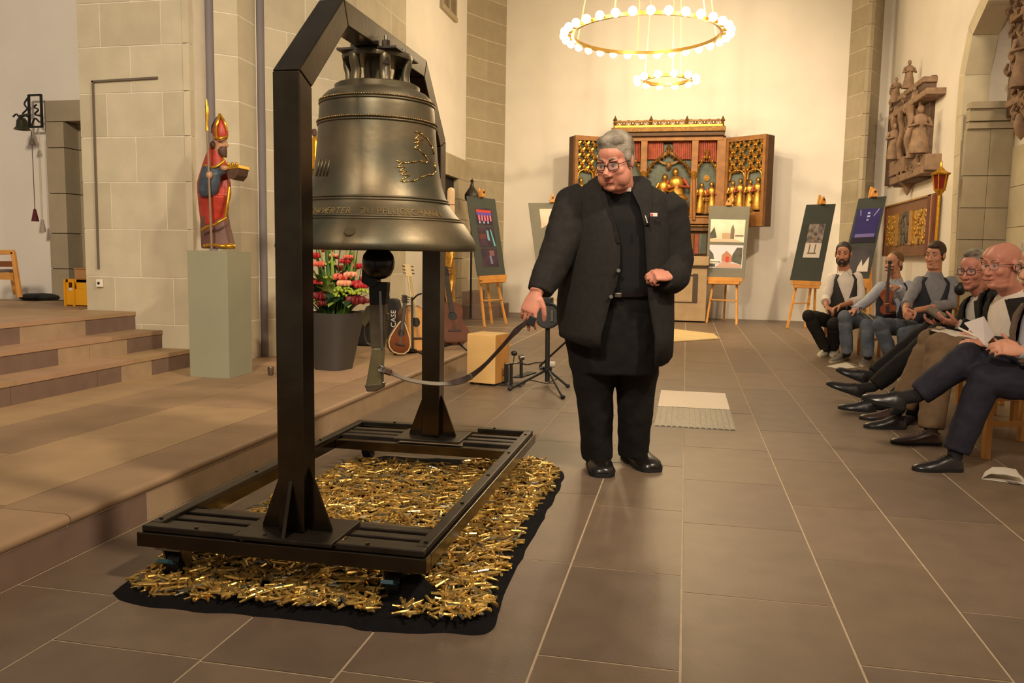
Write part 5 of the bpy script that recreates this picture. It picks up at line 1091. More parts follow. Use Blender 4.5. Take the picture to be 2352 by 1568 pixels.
class Torso:
    def __init__(s, pel, neck, right, rows, fwd=None):
        s.p,s.n = V(pel),V(neck); s.up = (s.n-s.p).normalized(); r = V(right); s.r = (r-s.up*r.dot(s.up)).normalized(); f = s.up.cross(s.r)
        if fwd is not None and f.dot(V(fwd)) < 0: f = -f
        s.f = f; s.rows = rows
    def solid(s, g, grow=0., t0=-1, t1=2):
        rows = [q for q in s.rows if t0 <= q[0] <= t1]
        return g.loft([ring_pts(lerp(s.p,s.n,t)+s.f*fo, s.r, s.f, hw+grow, d+grow) for t,hw,d,fo in rows])
    def shell(s, g, rows, th=.012, n=28, bumps=.0):
        """rows: (t, hw, d, fo, gap on the +right side, gap on the -right side) angles from the front; may carry a drop"""
        rings = []
        for i,row in enumerate(rows):
            t,hw,d,fo,ga,gb = row[:6]; off = V(row[6]) if len(row) > 6 else V((0,0,0)); c = lerp(s.p,s.n,t)+s.f*fo+off
            o = ring_pts(c,s.r,s.f,hw,d,n,ga,2*PI-gb,False); inn = ring_pts(c,s.r,s.f,hw-th,d-th,n,ga,2*PI-gb,False)
            if bumps: o = [p+(p-c).normalized()*bumps*math.sin(k*1.9+i) for k,p in enumerate(o)]
            rings.append(o+inn[::-1])
        g.loft(rings, False)
        N = n+1; m_ = 2*N
        b0 = len(g.v)-len(rings)*m_
        for base in (b0, b0+(len(rings)-1)*m_):
            for k in range(n): g.f.append((base+k,base+k+1,base+m_-2-k,base+m_-1-k)); g.mi.append(g.cur)
        return rings
def shoe(par, heel, toe, up, m, msole, s=1., name='shoe', L=None, label=None, rnd=False):
    heel,toe = V(heel),V(toe); d = toe-heel; L = d.length; d.normalize(); up = V(up); up = (up-d*up.dot(d)).normalized(); t = d.cross(up); rings = []; srings = []
    prf = ((.0,.018,.055),(.03,.030,.066),(.12,.036,.078),(.26,.036,.084),(.40,.038,.070),(.55,.043,.054),(.72,.045,.044),(.86,.038,.036),(.96,.024,.028),(1.0,.010,.020))
    if rnd: prf = ((.0,.018,.060),(.03,.030,.075),(.12,.036,.090),(.26,.038,.092),(.40,.040,.078),(.55,.044,.062),(.72,.047,.053),(.86,.045,.046),(.95,.036,.038),(1.0,.020,.026))
    for u_,w_,h_ in prf:
        c = heel+d*(u_*L); w2,h2 = w_*s,h_*s; rg = []; sg = []
        for k in range(12):
            a = 2*PI*k/12; y = math.sin(a); rg.append(c+t*(w2*math.cos(a)*(1 if y < .5 else .8))+up*(.016*s+(h2-.016*s)*(max(y,-.0)**.8 if y > 0 else 0)))
        rings.append(rg); srings.append([c+t*(w2*1.06)+up*.018*s,c-t*(w2*1.06)+up*.018*s,c-t*(w2*1.0),c+t*(w2*1.0)])
    o = obj(name, G().loft(rings), m, par, 70, label=label)
    obj('sole', G().loft(srings), msole, o, 40)
    g = G()
    for k in range(3): c = heel+d*(.34+.07*k)*L+up*(.076-.009*k)*s; g.tube([c-t*.022*s-up*.006,c+up*.004,c+t*.022*s-up*.006],.003,5)
    ob = obj('laces', g, m, o, 60); ob['kind'] = 'stuff'
    return o
def hair_shape(g, h, kind):
    e = h.e
    if kind == 'short':
        e(g,(0,-.022,.058),(.081,.099,.086),20,14); e(g,(0,-.062,.005),(.068,.052,.065))
        for s in (-1,1): e(g,(s*.066,.004,.036),(.012,.026,.028))
    elif kind == 'quiff':
        e(g,(0,-.022,.060),(.082,.099,.088),20,14); e(g,(0,-.060,.005),(.069,.054,.065)); e(g,(-.01,.055,.098),(.052,.04,.03))
        for s in (-1,1): e(g,(s*.067,.006,.034),(.012,.026,.030))
    elif kind == 'tied':
        e(g,(0,-.026,.056),(.078,.096,.082),20,14); e(g,(0,-.105,.03),(.03,.03,.04)); e(g,(0,-.115,-.03),(.022,.022,.05))
        for s in (-1,1): e(g,(s*.066,-.01,.02),(.014,.035,.035))
    elif kind == 'priest':
        e(g,(0,-.024,.060),(.083,.100,.088),20,14); e(g,(0,-.062,.0),(.071,.054,.07)); e(g,(.020,.024,.106),(.05,.046,.029)); e(g,(-.03,.020,.106),(.04,.045,.027)); e(g,(0,-.02,.112),(.06,.06,.032))
        for s in (-1,1): e(g,(s*.073,.004,.018),(.013,.026,.042))
    elif kind == 'receding':
        e(g,(0,-.026,.058),(.082,.097,.088),20,14); e(g,(0,-.062,.0),(.071,.054,.067)); e(g,(0,.03,.112),(.05,.04,.022))
        for s in (-1,1): e(g,(s*.068,.0,.03),(.012,.026,.032))
    elif kind == 'fringe':
        e(g,(0,-.055,.0),(.073,.052,.055),18,12)
        for s in (-1,1): e(g,(s*.068,-.025,.01),(.014,.03,.03))
    elif kind == 'wavy':
        e(g,(0,-.025,.05),(.092,.104,.092),20,14); e(g,(0,-.06,-.02),(.085,.06,.08))
        for k in range(16): a = k*.8; e(g,(.075*math.cos(a),-.03+.08*math.sin(a),.06+.05*math.sin(k*1.7)),(.025,.025,.03),8,6)
    return g
hgrey = mat('grey_hair',(166,154,138),.6,0,.1,16,.5,150,col2=(92,82,70)); hbrown = mat('brown_hair',(62,44,32),.55,0,.25,30,.3,120); hdark = mat('dark_hair',(44,33,26),.55,0,.25,30,.3,120); hfair = mat('fair_brown_hair',(112,80,50),.55,0,.2,30,.3,120); hsilver = mat('silver_hair',(178,168,150),.6,0,.15,30,.3,120)
CL = dict(black=mat('black_suit',(36,33,31),.85,0,.14,40,.15,160,.25), black2=mat('black_shirt',(22,20,20),.8,0,.1,40,.1,120,.25), trous=mat('black_trousers',(24,22,21),.85,0,.12,30,.12,120,.25), white=mat('white_shirt',(226,214,202),.8,0,.04,20,.06,90), lblue=mat('pale_blue_shirt',(178,182,194),.8,0,.05,20,.06,90), grey=mat('grey_shirt',(132,130,136),.8,0,.06,20,.06,90), vest=mat('charcoal_waistcoat',(46,42,40),.8,0,.1,30), navy=mat('navy_waistcoat',(34,34,46),.8,0,.1,30), jeans=mat('blue_jeans',(74,84,100),.85,0,.2,9,.1,120,col2=(112,118,126)), jeansd=mat('dark_jeans',(58,66,84),.85,0,.2,9,.1,120,col2=(92,98,108)), tan=mat('brown_wool_trousers',(112,88,62),.85,0,.1,30,.1,120), navyt=mat('navy_trousers',(36,34,46),.8,0,.12,30,.1,120,.3), tweed=mat('brown_tweed',(104,84,70),.9,0,.2,60,.2,120))
leather_b = mat('black_leather',(26,22,21),.28,0,.12,30); leather_br = mat('dark_brown_leather',(60,38,30),.28,0,.15,30); sole_m = mat('dark_sole',(20,18,17),.7,0,0); sneaker = mat('white_sneaker',(214,206,188),.6,0,.05); sneakg = mat('grey_sneaker',(112,104,98),.7,0,.12,30); sole_w = mat('pale_sole',(206,190,160),.6,0,.05)
silver = mat('silver_button',(196,190,180),.25,1,0)
# ---------------------------------------------------------------- the priest
YP = 4.02
def pj(x,y,dy=0.): return P(x,y,YP+dy)
pr_t = thing('person','grey-haired man in black suit and spectacles pulling the leather strap','person',V((-.28,4.08,0)))
H = Head(pj(1414,374,-.16),(-.34,-.88,-.33),1.0)
neck = pj(1425,445,-.06); shR,shL = pj(1322,452,-.06),pj(1532,462,.0)       # person's right = image left
elR,wrR = pj(1262,585,-.16),pj(1232,672,-.28)
elL,wrL = pj(1556,600,.04),pj(1538,634,-.15)
hipR,hipL = pj(1372,730,.08),pj(1455,732,.08); knR,knL = pj(1364,890,.11),pj(1460,890,.17); anR,anL = pj(1371,1050,.17),pj(1455,1040,.27)
hdir = (pj(1212,722,-.30)-wrR)
g = G(); head_shape(g,H,neck,.014,1.15,1.08,.064)
limb(g,shR+V((.03,0,-.06)),elR,wrR,(.035,.038,.034)); limb(g,shL+V((-.03,0,-.06)),elL+V((0,.03,0)),wrL,(.035,.02,.030))
g.tube([neck,pj(1415,560,.02),pj(1414,720,.06)],[.06,.12,.11],12); g.ell(lerp(shR,shL,.5)+V((0,0,-.06)),(.17,.06,.05)); limb(g,hipR,knR,anR,(.06,.045,.036)); limb(g,hipL,knL,anL,(.06,.045,.036)); g.ell(pj(1414,725,.06),(.13,.09,.1))
hand(g, wrR, hdir, (.25,.9,-.25), (.95,-.25,-.1), .5, 1.12, .5, 1.0, [.50,.42,.55,.7])
hand(g, wrL, (-.78,-.50,.05), (-.35,.45,-.8), (-.2,-.4,.85), 1.5, .98, 0., .4)
body = organic('body', g, SKIN[1], pr_t, .0042, 5, fac=.5)
face_parts(body, H, mat('brow_grey',(112,98,84),.7,0,.1), 'thick', -.003, (.0042,-.0045))
organic('hair', hair_shape(G(),H,'priest'), hgrey, pr_t, .005, 7, disp=.006)
# shirt, collar, belt, trousers
T = Torso(pj(1415,735,.06),pj(1424,442,-.05),(-1,0,0),[(-.12,.19,.14,-.02),(0,.215,.165,-.01),(.15,.222,.18,-.01),(.32,.225,.178,-.01),(.5,.215,.16,-.01),(.68,.20,.135,-.005),(.82,.17,.115,0),(.92,.12,.09,0),(.985,.092,.086,.012),(1.04,.084,.082,.02)],(0,-1,0))
T.solid(g := G()); organic('shirt', g, CL['black2'], pr_t, .010, 3)
obj('clerical_collar', G().box(lerp(T.p,T.n,1.035)-T.r*.045+T.f*.090,(.026,.008,.018)), MATS['white_shirt'], pr_t, bevel=.003)
gg = G(); gg.loft([ring_pts(lerp(T.p,T.n,.258+k)+T.f*-.008,T.r,T.f,.236,.194) for k in (0,.026)]); obj('belt', gg, leather_b, pr_t, 50)
bc = lerp(T.p,T.n,.271)+T.f*.188+T.r*-.02; obj('belt_buckle', G().box(bc,(.036,.010,.022)), mat('dull_buckle',(120,112,100),.35,1,.1), pr_t, bevel=.003)
g = G()
g.loft([ring_pts(pj(1413,y,.06),V((-1,0,0)),V((0,-1,0)),hw,d) for y,hw,d in ((664,.228,.182),(700,.226,.182),(740,.222,.178),(790,.213,.165),(855,.185,.14))])
def leg(g,L_):
    g.tube([pj(x,y,dy) for x,y,dy,r in L_],[r for x,y,dy,r in L_],16)
leg(g,[(1360,770,.07,(.14,.15)),(1361,830,.08,(.120,.13)),(1364,890,.10,(.100,.11)),(1368,950,.12,(.090,.10)),(1370,1000,.14,(.085,.09)),(1371,1035,.16,(.082,.088)),(1372,1052,.165,(.080,.086))])
leg(g,[(1463,770,.08,(.14,.15)),(1462,830,.11,(.120,.125)),(1460,890,.16,(.100,.105)),(1458,950,.20,(.091,.098)),(1456,1000,.235,(.086,.09)),(1455,1028,.26,(.083,.086)),(1455,1042,.265,(.081,.084))])
organic('trousers', g, CL['trous'], pr_t, .009, 3, disp=.014)
# jacket
W0 = V((-1,0,0))
def jr(y, xl, xr, dep, xo, xp, dy=.02, lift=0.):
    """row of the jacket: pixel row y, side edges xl/xr, opening edges xo (image left panel) and xp (image right panel)"""
    a,b = pj(xl,y,dy),pj(xr,y,dy); c = (a+b)/2; hw = (b-a).length/2; cx = (xl+xr)/2; h2 = (xr-xl)/2
    return c,hw,dep,(xo-cx)/h2,(xp-cx)/h2
rows = [jr(408,1372,1462,.075,1399,1448,-.0),jr(425,1340,1496,.105,1396,1452,.0),jr(448,1316,1538,.135,1398,1458,.0),jr(480,1308,1548,.16,1408,1474,.01),jr(520,1302,1548,.19,1424,1484,.02),jr(560,1298,1548,.205,1434,1487,.03),jr(600,1292,1548,.215,1434,1489,.03),jr(650,1286,1548,.222,1427,1491,.04),jr(690,1282,1549,.225,1412,1494,.04),jr(730,1280,1549,.225,1402,1500,.04),jr(762,1284,1549,.222,1392,1506,.03)]
def jacket_rings(rows, n=30, th=.012):
    rings = []; edge = []
    for i,(c,hw,dep,so,sp_) in enumerate(rows):
        f_ = V((0,-1,0)); ga = math.asin(max(-.95,min(.95,-so)))*-1; gb = math.asin(max(-.95,min(.95,sp_)))
        # angle measured with sin -> +x (image right)
        a0,a1 = gb, 2*PI+ga
        o = [];inn = []
        for k in range(n+1):
            a = a0+(a1-a0)*k/n; sa,ca = math.sin(a),math.cos(a); p_ = 2.3; q = (abs(sa)**p_+abs(ca)**p_)**(-1/p_); w_ = 1+.012*math.sin(k*1.7+i*.9)
            o.append(c+V((hw*sa*q*w_,-dep*ca*q*w_,0))); inn.append(c+V(((hw-th)*sa*q,-(dep-th)*ca*q,0)))
        rings.append(o+inn[::-1]); edge.append((o[0],o[-1]))
    return rings, edge, n
rings, edge, n_ = jacket_rings(rows)
# hang the hems lower at front right, as the coat swings
last = rings[-1]; N = len(last)//2; hem = []
for k in range(N):
    fr = k/(N-1)            # 0 = right front edge, 1 = left front edge
    drop = .02+.125*math.exp(-((fr-.02)/.13)**2)+.045*math.exp(-((fr-1.)/.10)**2)+.0*fr
    hem.append(drop)
low = [p+V((0,-.010*math.sin(k if k < N else 2*N-1-k),-hem[k if k < N else 2*N-1-k])) for k,p in enumerate(last)]
low2 = low
rings.append(low2)
g = G(); g.loft(rings, False); m_ = 2*N
for base in (0,(len(rings)-1)*m_):
    for k in range(N-1): g.f.append((base+k,base+k+1,base+m_-2-k,base+m_-1-k)); g.mi.append(0)
obj_j = None
gs_ = G()
def sleeve(g, L_): g.tube([p for p,r in L_],[r for p,r in L_],16); return g
sleeve(gs_,[(pj(1345,452,.0),.085),(pj(1322,468,-.02),.102),(pj(1306,510,-.06),.100),(pj(1289,560,-.12),.089),(pj(1273,600,-.16),.082),(pj(1259,630,-.2),.074),(pj(1246,655,-.24),.067),(pj(1240,672,-.255),.062)])
sleeve(gs_,[(pj(1515,462,.02),.085),(pj(1532,482,.02),.100),(pj(1540,525,.03),.094),(pj(1546,570,.04),.092),(pj(1550,605,.04),.092),(pj(1548,632,.0),.085),(pj(1541,640,-.07),.072),(pj(1535,640,-.11),.066),(pj(1524,637,-.15),.058)])
jk = obj('jacket', g, CL['black'], pr_t, 180)
gs_.ell(pj(1549,622,.03),.088); gs_.ell(pj(1544,634,-.06),.082)
organic('sleeve', gs_, CL['black'], jk, .009, 3, disp=.016)
for s,ei in ((1,0),(-1,1)):                       # lapels
    L1 = [edge[i][ei] for i in range(0,6 if s < 0 else 5)]; pts = []
    k = len(L1)-1; ring = []
    g = G(); fs = []
    for i,p in enumerate(L1):
        c = rows[i][0]; outn = (p-V((c.x,c.y,p.z))).normalized(); wv = .085*math.sin(PI*min(1,(i+.6)/(k+.6))**.8)+.012
        side = V((s,.25,.1)).normalized(); ring.append([p+V((0,-.008,0)),p+side*wv+V((0,-.012,.0))+V((0,.02*wv/.08,0)),p+side*wv+V((0,.004,0)),p+V((0,.006,0))])
    obj('lapel', g.loft(ring), CL['black'], jk, 40)
for x,y in ((1421,621),(1404,681)): p = pj(x,y,-.19); obj('button', G().cyl(p,p+V((0,-.008,0)),.009,n=12), silver, jk, 40)
p0_ = pj(1494,489,-.175); bd = obj('name_badge', G().prism([p0_,pj(1510,489,-.165),pj(1510,497,-.165),pj(1494,497,-.175)],(0,-.005,0)), mat('badge_white',(226,214,206),.4,0,0), jk)
obj('badge_mark', G().prism([pj(1495.5,490,-.182),pj(1499.5,490,-.18),pj(1499.5,496,-.18),pj(1495.5,496,-.182)],(0,-.002,0)), mat('badge_red',(196,66,56),.4,0,0), bd)
pen = obj('pen', G().cyl(pj(1482,495,-.185),pj(1487,512,-.19),.004,n=8), silver, jk, 40)
shoe(pr_t, PZ(1366,1058), PZ(1386,1098), (0,0,1), leather_b, sole_m, 1.42, rnd=True)
shoe(pr_t, PZ(1440,1048), PZ(1503,1086), (0,0,1), leather_b, sole_m, 1.42, rnd=True)
# ---------------------------------------------------------------- chairs
def chair(lab, c, fdir, grp, seat_h=.45, w_=.44):
    c = V((c.x,c.y,0)); f = V((fdir[0],fdir[1],0)).normalized(); r = V((-f.y,f.x,0)); t = thing('wooden_chair',lab,'chair',c,grp); R = M((r,f,V((0,0,1)))).transposed()
    obj('seat', G().box(c+V((0,0,seat_h-.02)),(w_,.42,.035),R), pine, t, bevel=.008)
    obj('seat_pad', G().box(c+V((0,0,seat_h+.006)),(w_-.04,.38,.016),R), mat('seat_pad',(96,84,72),.9,0,.1), t, bevel=.006)
    for a in (-1,1):
        for b in (-1,1):
            p = c+r*(a*(w_/2-.03))+f*(b*.18); top = seat_h-.03 if b > 0 else .82
            obj('leg', G().bar(p,p+V((0,0,top))-f*(.0 if b > 0 else .05),.036,.036,f), pine, t, bevel=.004)
        obj('side_rail', G().bar(c+r*(a*(w_/2-.03))+f*.18+V((0,0,.2)),c+r*(a*(w_/2-.03))-f*.18+V((0,0,.2)),.02,.03), pine, t, bevel=.003)
    for z in (.62,.78): obj('back_rail', G().bar(c-r*(w_/2-.02)-f*.215+V((0,0,z)),c+r*(w_/2-.02)-f*.215+V((0,0,z)),.02,.06,f), pine, t, bevel=.004)
    return t
# ---------------------------------------------------------------- seated people
def seated(lab, q, F, hs, skin, hairk, hairm, top, legs, feet, gl=None, gap=.55, smile=.003, beard=None, handp=None, sleeves='long', topk='vest', vox=.0055, fat=0., hands=True, sc=1., legr=(.095,.078,.062)):
    """q: world joints. top = (shirt material, outer material)"""
    t = thing('person',lab,'person',V(((q['hipA']+q['hipB'])/2).to_tuple()[:2]+(0,)))
    h = Head(q['head'],q['face'],hs); g = G(); head_shape(g,h,q['neck'],fat,1.,1.,.056)
    for s in 'AB':
        limb(g,q['sh'+s]+V((0,0,-.05)),q['el'+s],q['wr'+s],(.028,.036,.027))
        limb(g,q['hip'+s],q['kn'+s],q['an'+s],(.06,.05,.035))
        if hands and handp:
            d,n,tt,cu = handp[s]; hand(g,q['wr'+s],d,n,tt,cu,1.02*sc)
    pel = (q['hipA']+q['hipB'])/2; shm = (q['shA']+q['shB'])/2
    g.tube([q['neck'],lerp(q['neck'],pel,.5),pel],[.05,.09,.10],12); g.tube([q['shA']+V((0,0,-.06)),q['shB']+V((0,0,-.06))],[.03,.03],10); g.tube([q['hipA'],q['hipB']],.07,10)
    body = organic('body', g, skin, t, vox, 3, fac=.45)
    face_parts(body, h, hairm, gl, smile)
    if hairk: organic('hair', hair_shape(G(),h,hairk), hairm, t, .006, 2, disp=.006)
    if beard:
        gb = G(); h.e(gb,(0,.045,-.083),(.058,.053,.040)); h.e(gb,(0,.091,-.053),(.026,.008,.006),8,6)
        for s in (-1,1): h.e(gb,(s*.058,.018,-.05),(.012,.03,.045)); h.e(gb,(s*.026,.086,-.066),(.008,.012,.014),8,6)
        organic('beard', gb, beard, t, .005, 1)
    right = (q['shA']-q['shB']).normalized(); sw = (q['shA']-q['shB']).length/2
    pel2 = pel+V((0,0,.0)); rows = [(-.08,.17,.13,0),(.08,.175,.135,.01),(.3,.172,.135,.015),(.5,.18,.13,.01),(.7,sw*.98,.118,.0),(.85,sw*.92,.10,-.005),(.94,sw*.55,.075,0),(1.0,.068,.066,0),(1.04,.062,.06,.005)]
    rows = [(a,b*(1+fat*8),c*(1+fat*12),d) for a,b,c,d in rows]
    T = Torso(pel2,q['neck'],right,rows,F)
    g = T.solid(G()); 
    sl = {'long':1.0,'rolled':.45,'short':.2}[sleeves]
    sm = top[0]
    def slv(g, s, r, endf):
        a,b,c = q['sh'+s],q['el'+s],q['wr'+s]; a = lerp(a,shm,.08)-V((0,0,.012)); e_ = lerp(b,c,endf); limb(g,a,b,e_,r,14,4,.05)
        return e_
    if topk in ('vest','shirt'):
        for s in 'AB': slv(g,s,(.062,.056,.050),sl-.03)
        organic('shirt', g, sm, t, .009, 3, disp=.010)
        if sleeves == 'rolled':
            for s in 'AB': b,c = q['el'+s],q['wr'+s]; obj('rolled_cuff', G().tube([lerp(b,c,.30),lerp(b,c,.36),lerp(b,c,.48)],[.052,.056,.054],14), sm, t, 60)
    else: organic('shirt', g, sm, t, .010, 3)
    # collar
    nk,f_,u_ = q['neck'],T.f,T.up
    for s in (-1,1):
        a = nk+u_*.035-f_*.02+T.r*s*.058; b = nk+f_*.062+u_*.012+T.r*s*.012; c = nk+f_*.078-u_*.05+T.r*s*.052; d = nk+T.r*s*.078-u_*.01
        obj('collar', G().prism([a,b,c,d],f_*.006+T.r*s*.004), sm, t)
    if topk == 'vest':
        g = G(); rw = []
        for a,b,c,d in rows[:7]:
            gp = 0.03 if a < .42 else .03+(a-.42)*1.5; rw.append((a,b+.012,c+.014,d,gp*1.0,gp*1.0))
        T.shell(g, rw, .01)
        o = obj('waistcoat', g, top[1], t, 180)
        for k in range(3): p = lerp(T.p,T.n,.12+.11*k)+f_*(.16+.012); obj('button', G().cyl(p,p+f_*.006,.007,n=8), silver, o)
    elif topk == 'jacket':
        g = G(); rw = []
        for a,b,c,d in rows[:7]:
            gp = gap*(1-.45*a); rw.append((a,b+.03,c+.028,d,gp,gp))
        T.shell(g, rw, .012, 28, .003)
        jk = obj('jacket', g, top[1], t, 180)
        gsl = G()
        for s in 'AB': slv(gsl,s,(.076,.066,.056),.92)
        organic('sleeve', gsl, top[1], jk, .010, 3, disp=.012)
        for s in 'AB':
            e_ = lerp(q['el'+s],q['wr'+s],.93); obj('shirt_cuff', G().tube([e_,lerp(q['el'+s],q['wr'+s],1.0)],.038,12), sm, jk, 60)
        for s in (-1,1):
            P0 = [lerp(T.p,T.n,a)+T.f*(c+.03)*math.cos(gp)*1.0+T.r*s*(b+.02)*math.sin(gp) for a,b,c,gp in ((.35,.17,.135,gap*.84),(.6,.18,.13,gap*.73),(.8,.17,.11,gap*.64),(.93,.11,.085,gap*.6))]
            rg = [[p+T.f*.008,p+T.f*.004+T.r*s*(.02+.05*math.sin(PI*(i+.7)/4.2)),p-T.f*.006+T.r*s*(.02+.05*math.sin(PI*(i+.7)/4.2)),p-T.f*.004] for i,p in enumerate(P0)]
            obj('lapel', G().loft(rg), top[1], jk, 40)
    # trousers
    g = G(); g.ell(pel+V((0,0,.02)),(.17,.15,.13),n=16,m=10); g.tube([q['hipA'],q['hipB']],.115,14)
    for s in 'AB': limb(g,q['hip'+s],q['kn'+s],lerp(q['kn'+s],q['an'+s],.97),legr,14,5,.025)
    organic('trousers', g, legs, t, .010, 3, disp=.014)
    for s in 'AB':
        hl,te,up,m,ms_ = feet[s]
        shoe(t,hl,te,up,m,ms_,1.0*sc*1.1)
        obj('sock', G().tube([lerp(q['kn'+s],q['an'+s],.93),q['an'+s],V(hl)+V(up)*.05+(V(te)-V(hl))*.16],[.040,.038,.036],10), mat('dark_sock',(22,20,22),.9,0,.05), t, 60)
    return t,h,T
def jq(Y, **k):
    return {n:P(x,y,Y+(r[0] if r else 0)) for n,(x,y,*r) in k.items()}
# musician 1
q = jq(10.35, head=(1937,585,-.03), neck=(1940,622), shA=(1907,636), shB=(1972,634), elA=(1896,684,-.08), elB=(1978,688,-.08), wrA=(1898,704,-.28), wrB=(1930,702,-.30), hipA=(1924,742,.05), hipB=(1952,742,.05), knA=(1858,726,-.40), knB=(1915,744,-.45), anA=(1896,800,-.35), anB=(1915,800,-.22)); q['face'] = V((-.28,-.95,-.03))
HA = dict(A=((.6,-.55,-.35),(.3,-.2,-1),(.2,-.9,.3),.8),B=((-.8,-.35,-.3),(.2,-.2,-1),(-.2,-.9,.3),.8))
seated('bearded young man in white shirt and black waistcoat with hands folded', q, (-.25,-1,0), 1.10, SKIN[2],'short',hdark,(CL['white'],CL['vest']),CL['black'],
    dict(A=(PZ(1905,808),PZ(1882,820),(0,0,1),sneaker,sole_w),B=(PZ(1922,806),PZ(1920,818)+V((-.06,-.1,0)),(0,0,1),sneaker,sole_w)), beard=hdark, handp=HA, sleeves='rolled', legr=(.09,.078,.062))
chair('pale wooden chair under the bearded man in the white shirt', P(1940,750,10.55), (-.3,-1), None)
# musician 2 with violin
q = jq(9.85, head=(2053,606,-.03), neck=(2057,642), shA=(2022,656), shB=(2090,654), elA=(1992,692,-.2), elB=(2090,698,-.12), wrA=(1964,712,-.45), wrB=(2062,660,-.26), hipA=(2034,748,.05), hipB=(2066,748,.05), knA=(1941,728,-.48), knB=(1990,748,-.52), anA=(1946,812,-.42), anB=(1993,820,-.52)); q['face'] = V((-.75,-.65,-.02))
seated('fair-haired musician in blue shirt and navy waistcoat holding a violin', q, (-.5,-.87,0), 1.04, SKIN[0],'tied',hfair,(CL['lblue'],CL['navy']),CL['jeans'],
    dict(A=(PZ(1946,822),PZ(1908,833),(0,0,1),sneakg,sole_w),B=(PZ(1998,826),PZ(1980,842),(0,0,1),sneakg,sole_w)), handp=dict(A=((-.8,-.4,-.25),(0,-.1,-1),(-.1,-1,.1),.35),B=((-.85,-.2,.15),(-.2,.3,-.9),(0,-1,.2),.9)), sleeves='long')
chair('pale wooden chair under the violinist', P(2050,755,10.0), (-.5,-.87), None)
# violin
vb = thing('violin','brown violin held upright on the lap of the fair-haired musician','violin',P(2040,722,9.45)); b0,b1,nkp,scr = P(2040,722,9.42),P(2036,662,9.46),P(2042,628,9.48),P(2044,602,9.5)
u = (b1-b0).normalized(); n_v = V((-.45,-.9,.1)); n_v = (n_v-u*n_v.dot(u)).normalized(); s_v = u.cross(n_v); Lb = (b1-b0).length
vo = [(0,0),(.2,.02),(.29,.14),(.28,.28),(.17,.40),(.165,.55),(.23,.66),(.24,.80),(.17,.94),(0,1.)]
pts = [b0+u*(b*Lb)+s_v*(a*Lb) for a,b in vo]+[b0+u*(b*Lb)-s_v*(a*Lb) for a,b in vo[::-1] if a > 0]
vm = mat('violin_varnish',(150,72,30),.25,0,.25,12); obj('body', G().prism([p-n_v*.035 for p in pts], n_v*.04), vm, vb, bevel=.006)
obj('fingerboard', G().bar(b0+u*Lb*.45+n_v*.02,nkp+n_v*.012,.026,.012,n_v), dkneck, vb); obj('neck', G().bar(b1-n_v*.01,nkp-n_v*.0,.022,.02,n_v), vm, vb); obj('scroll', G().bar(nkp,scr,.022,.02,n_v).cyl(scr-s_v*.016,scr+s_v*.016,.018,n=12), dkneck, vb, 40)
obj('bridge', G().box(b0+u*Lb*.4+n_v*.02,(.04,.006,.03),M((s_v,u,n_v)).transposed()), cream, vb); obj('tailpiece', G().bar(b0+u*Lb*.04+n_v*.014,b0+u*Lb*.32+n_v*.02,.03,.008,n_v), dkneck, vb); obj('chin_rest', G().ell(b0+u*Lb*.08+n_v*.01+s_v*.05,(.035,.03,.014),n=10,m=6), dkneck, vb, 180)
for s in (-1,1): obj('sound_hole', G().tube([b0+u*Lb*.34+n_v*.0055+s_v*s*.055,b0+u*Lb*.42+n_v*.0055+s_v*s*.045,b0+u*Lb*.52+n_v*.0055+s_v*s*.04],.004,5), darkp, vb)
for s in (-1,1):
    for k in (.3,.6): obj('tuning_peg', G().cyl(lerp(nkp,scr,k)+s_v*s*.012,lerp(nkp,scr,k)+s_v*s*.045,.005,n=6), dkneck, vb)
bw_ = thing('violin_bow','thin pale violin bow resting across the musician\'s knee','bow',P(2005,733,9.2)); obj('stick', G().tube([P(1974,708,9.3),P(2006,734,9.2)],.006,6), mat('bow_wood',(186,150,92),.4,0,.1), bw_); obj('frog', G().box(P(1976,709,9.3),(.03,.015,.03)), darkp, bw_)
# musician 3
q = jq(9.1, head=(2148,589,-.03), neck=(2146,628), shA=(2108,644), shB=(2188,644), elA=(2086,690,-.15), elB=(2186,698,-.1), wrA=(2078,712,-.42), wrB=(2100,713,-.44), hipA=(2112,758,.05), hipB=(2150,758,.05), knA=(2022,746,-.5), knB=(2078,768,-.55), anA=(2048,824,-.45), anB=(2088,846,-.5)); q['face'] = V((-.62,-.78,-.02))
t3,h3,_ = seated('young man in grey shirt and navy waistcoat with hands clasped', q, (-.35,-.93,0), 1.09, SKIN[0],'quiff',hbrown,(CL['grey'],CL['navy']),CL['jeansd'],
    dict(A=(PZ(2050,846),PZ(2020,862),(0,0,1),sneakg,sole_w),B=(PZ(2092,858),PZ(2070,880),(0,0,1),sneakg,sole_w)), handp=dict(A=((-.1,-.8,-.5),(.9,-.2,-.3),(-.2,-.5,.8),.9),B=((-.75,-.55,-.25),(.1,.3,-1),(-.1,-.8,.6),.9)), sleeves='rolled', fat=.006)
tag(obj('wrist_watch', G().torus(P(2097,713,8.67),.032,.008,18,6,M.Rotation(1.2,3,'Y')), darkp, None, 180),'black wristband on the arm of the man in the grey shirt','watch')
chair('pale wooden chair under the man in the grey shirt', P(2140,765,9.3), (-.4,-.9), None)
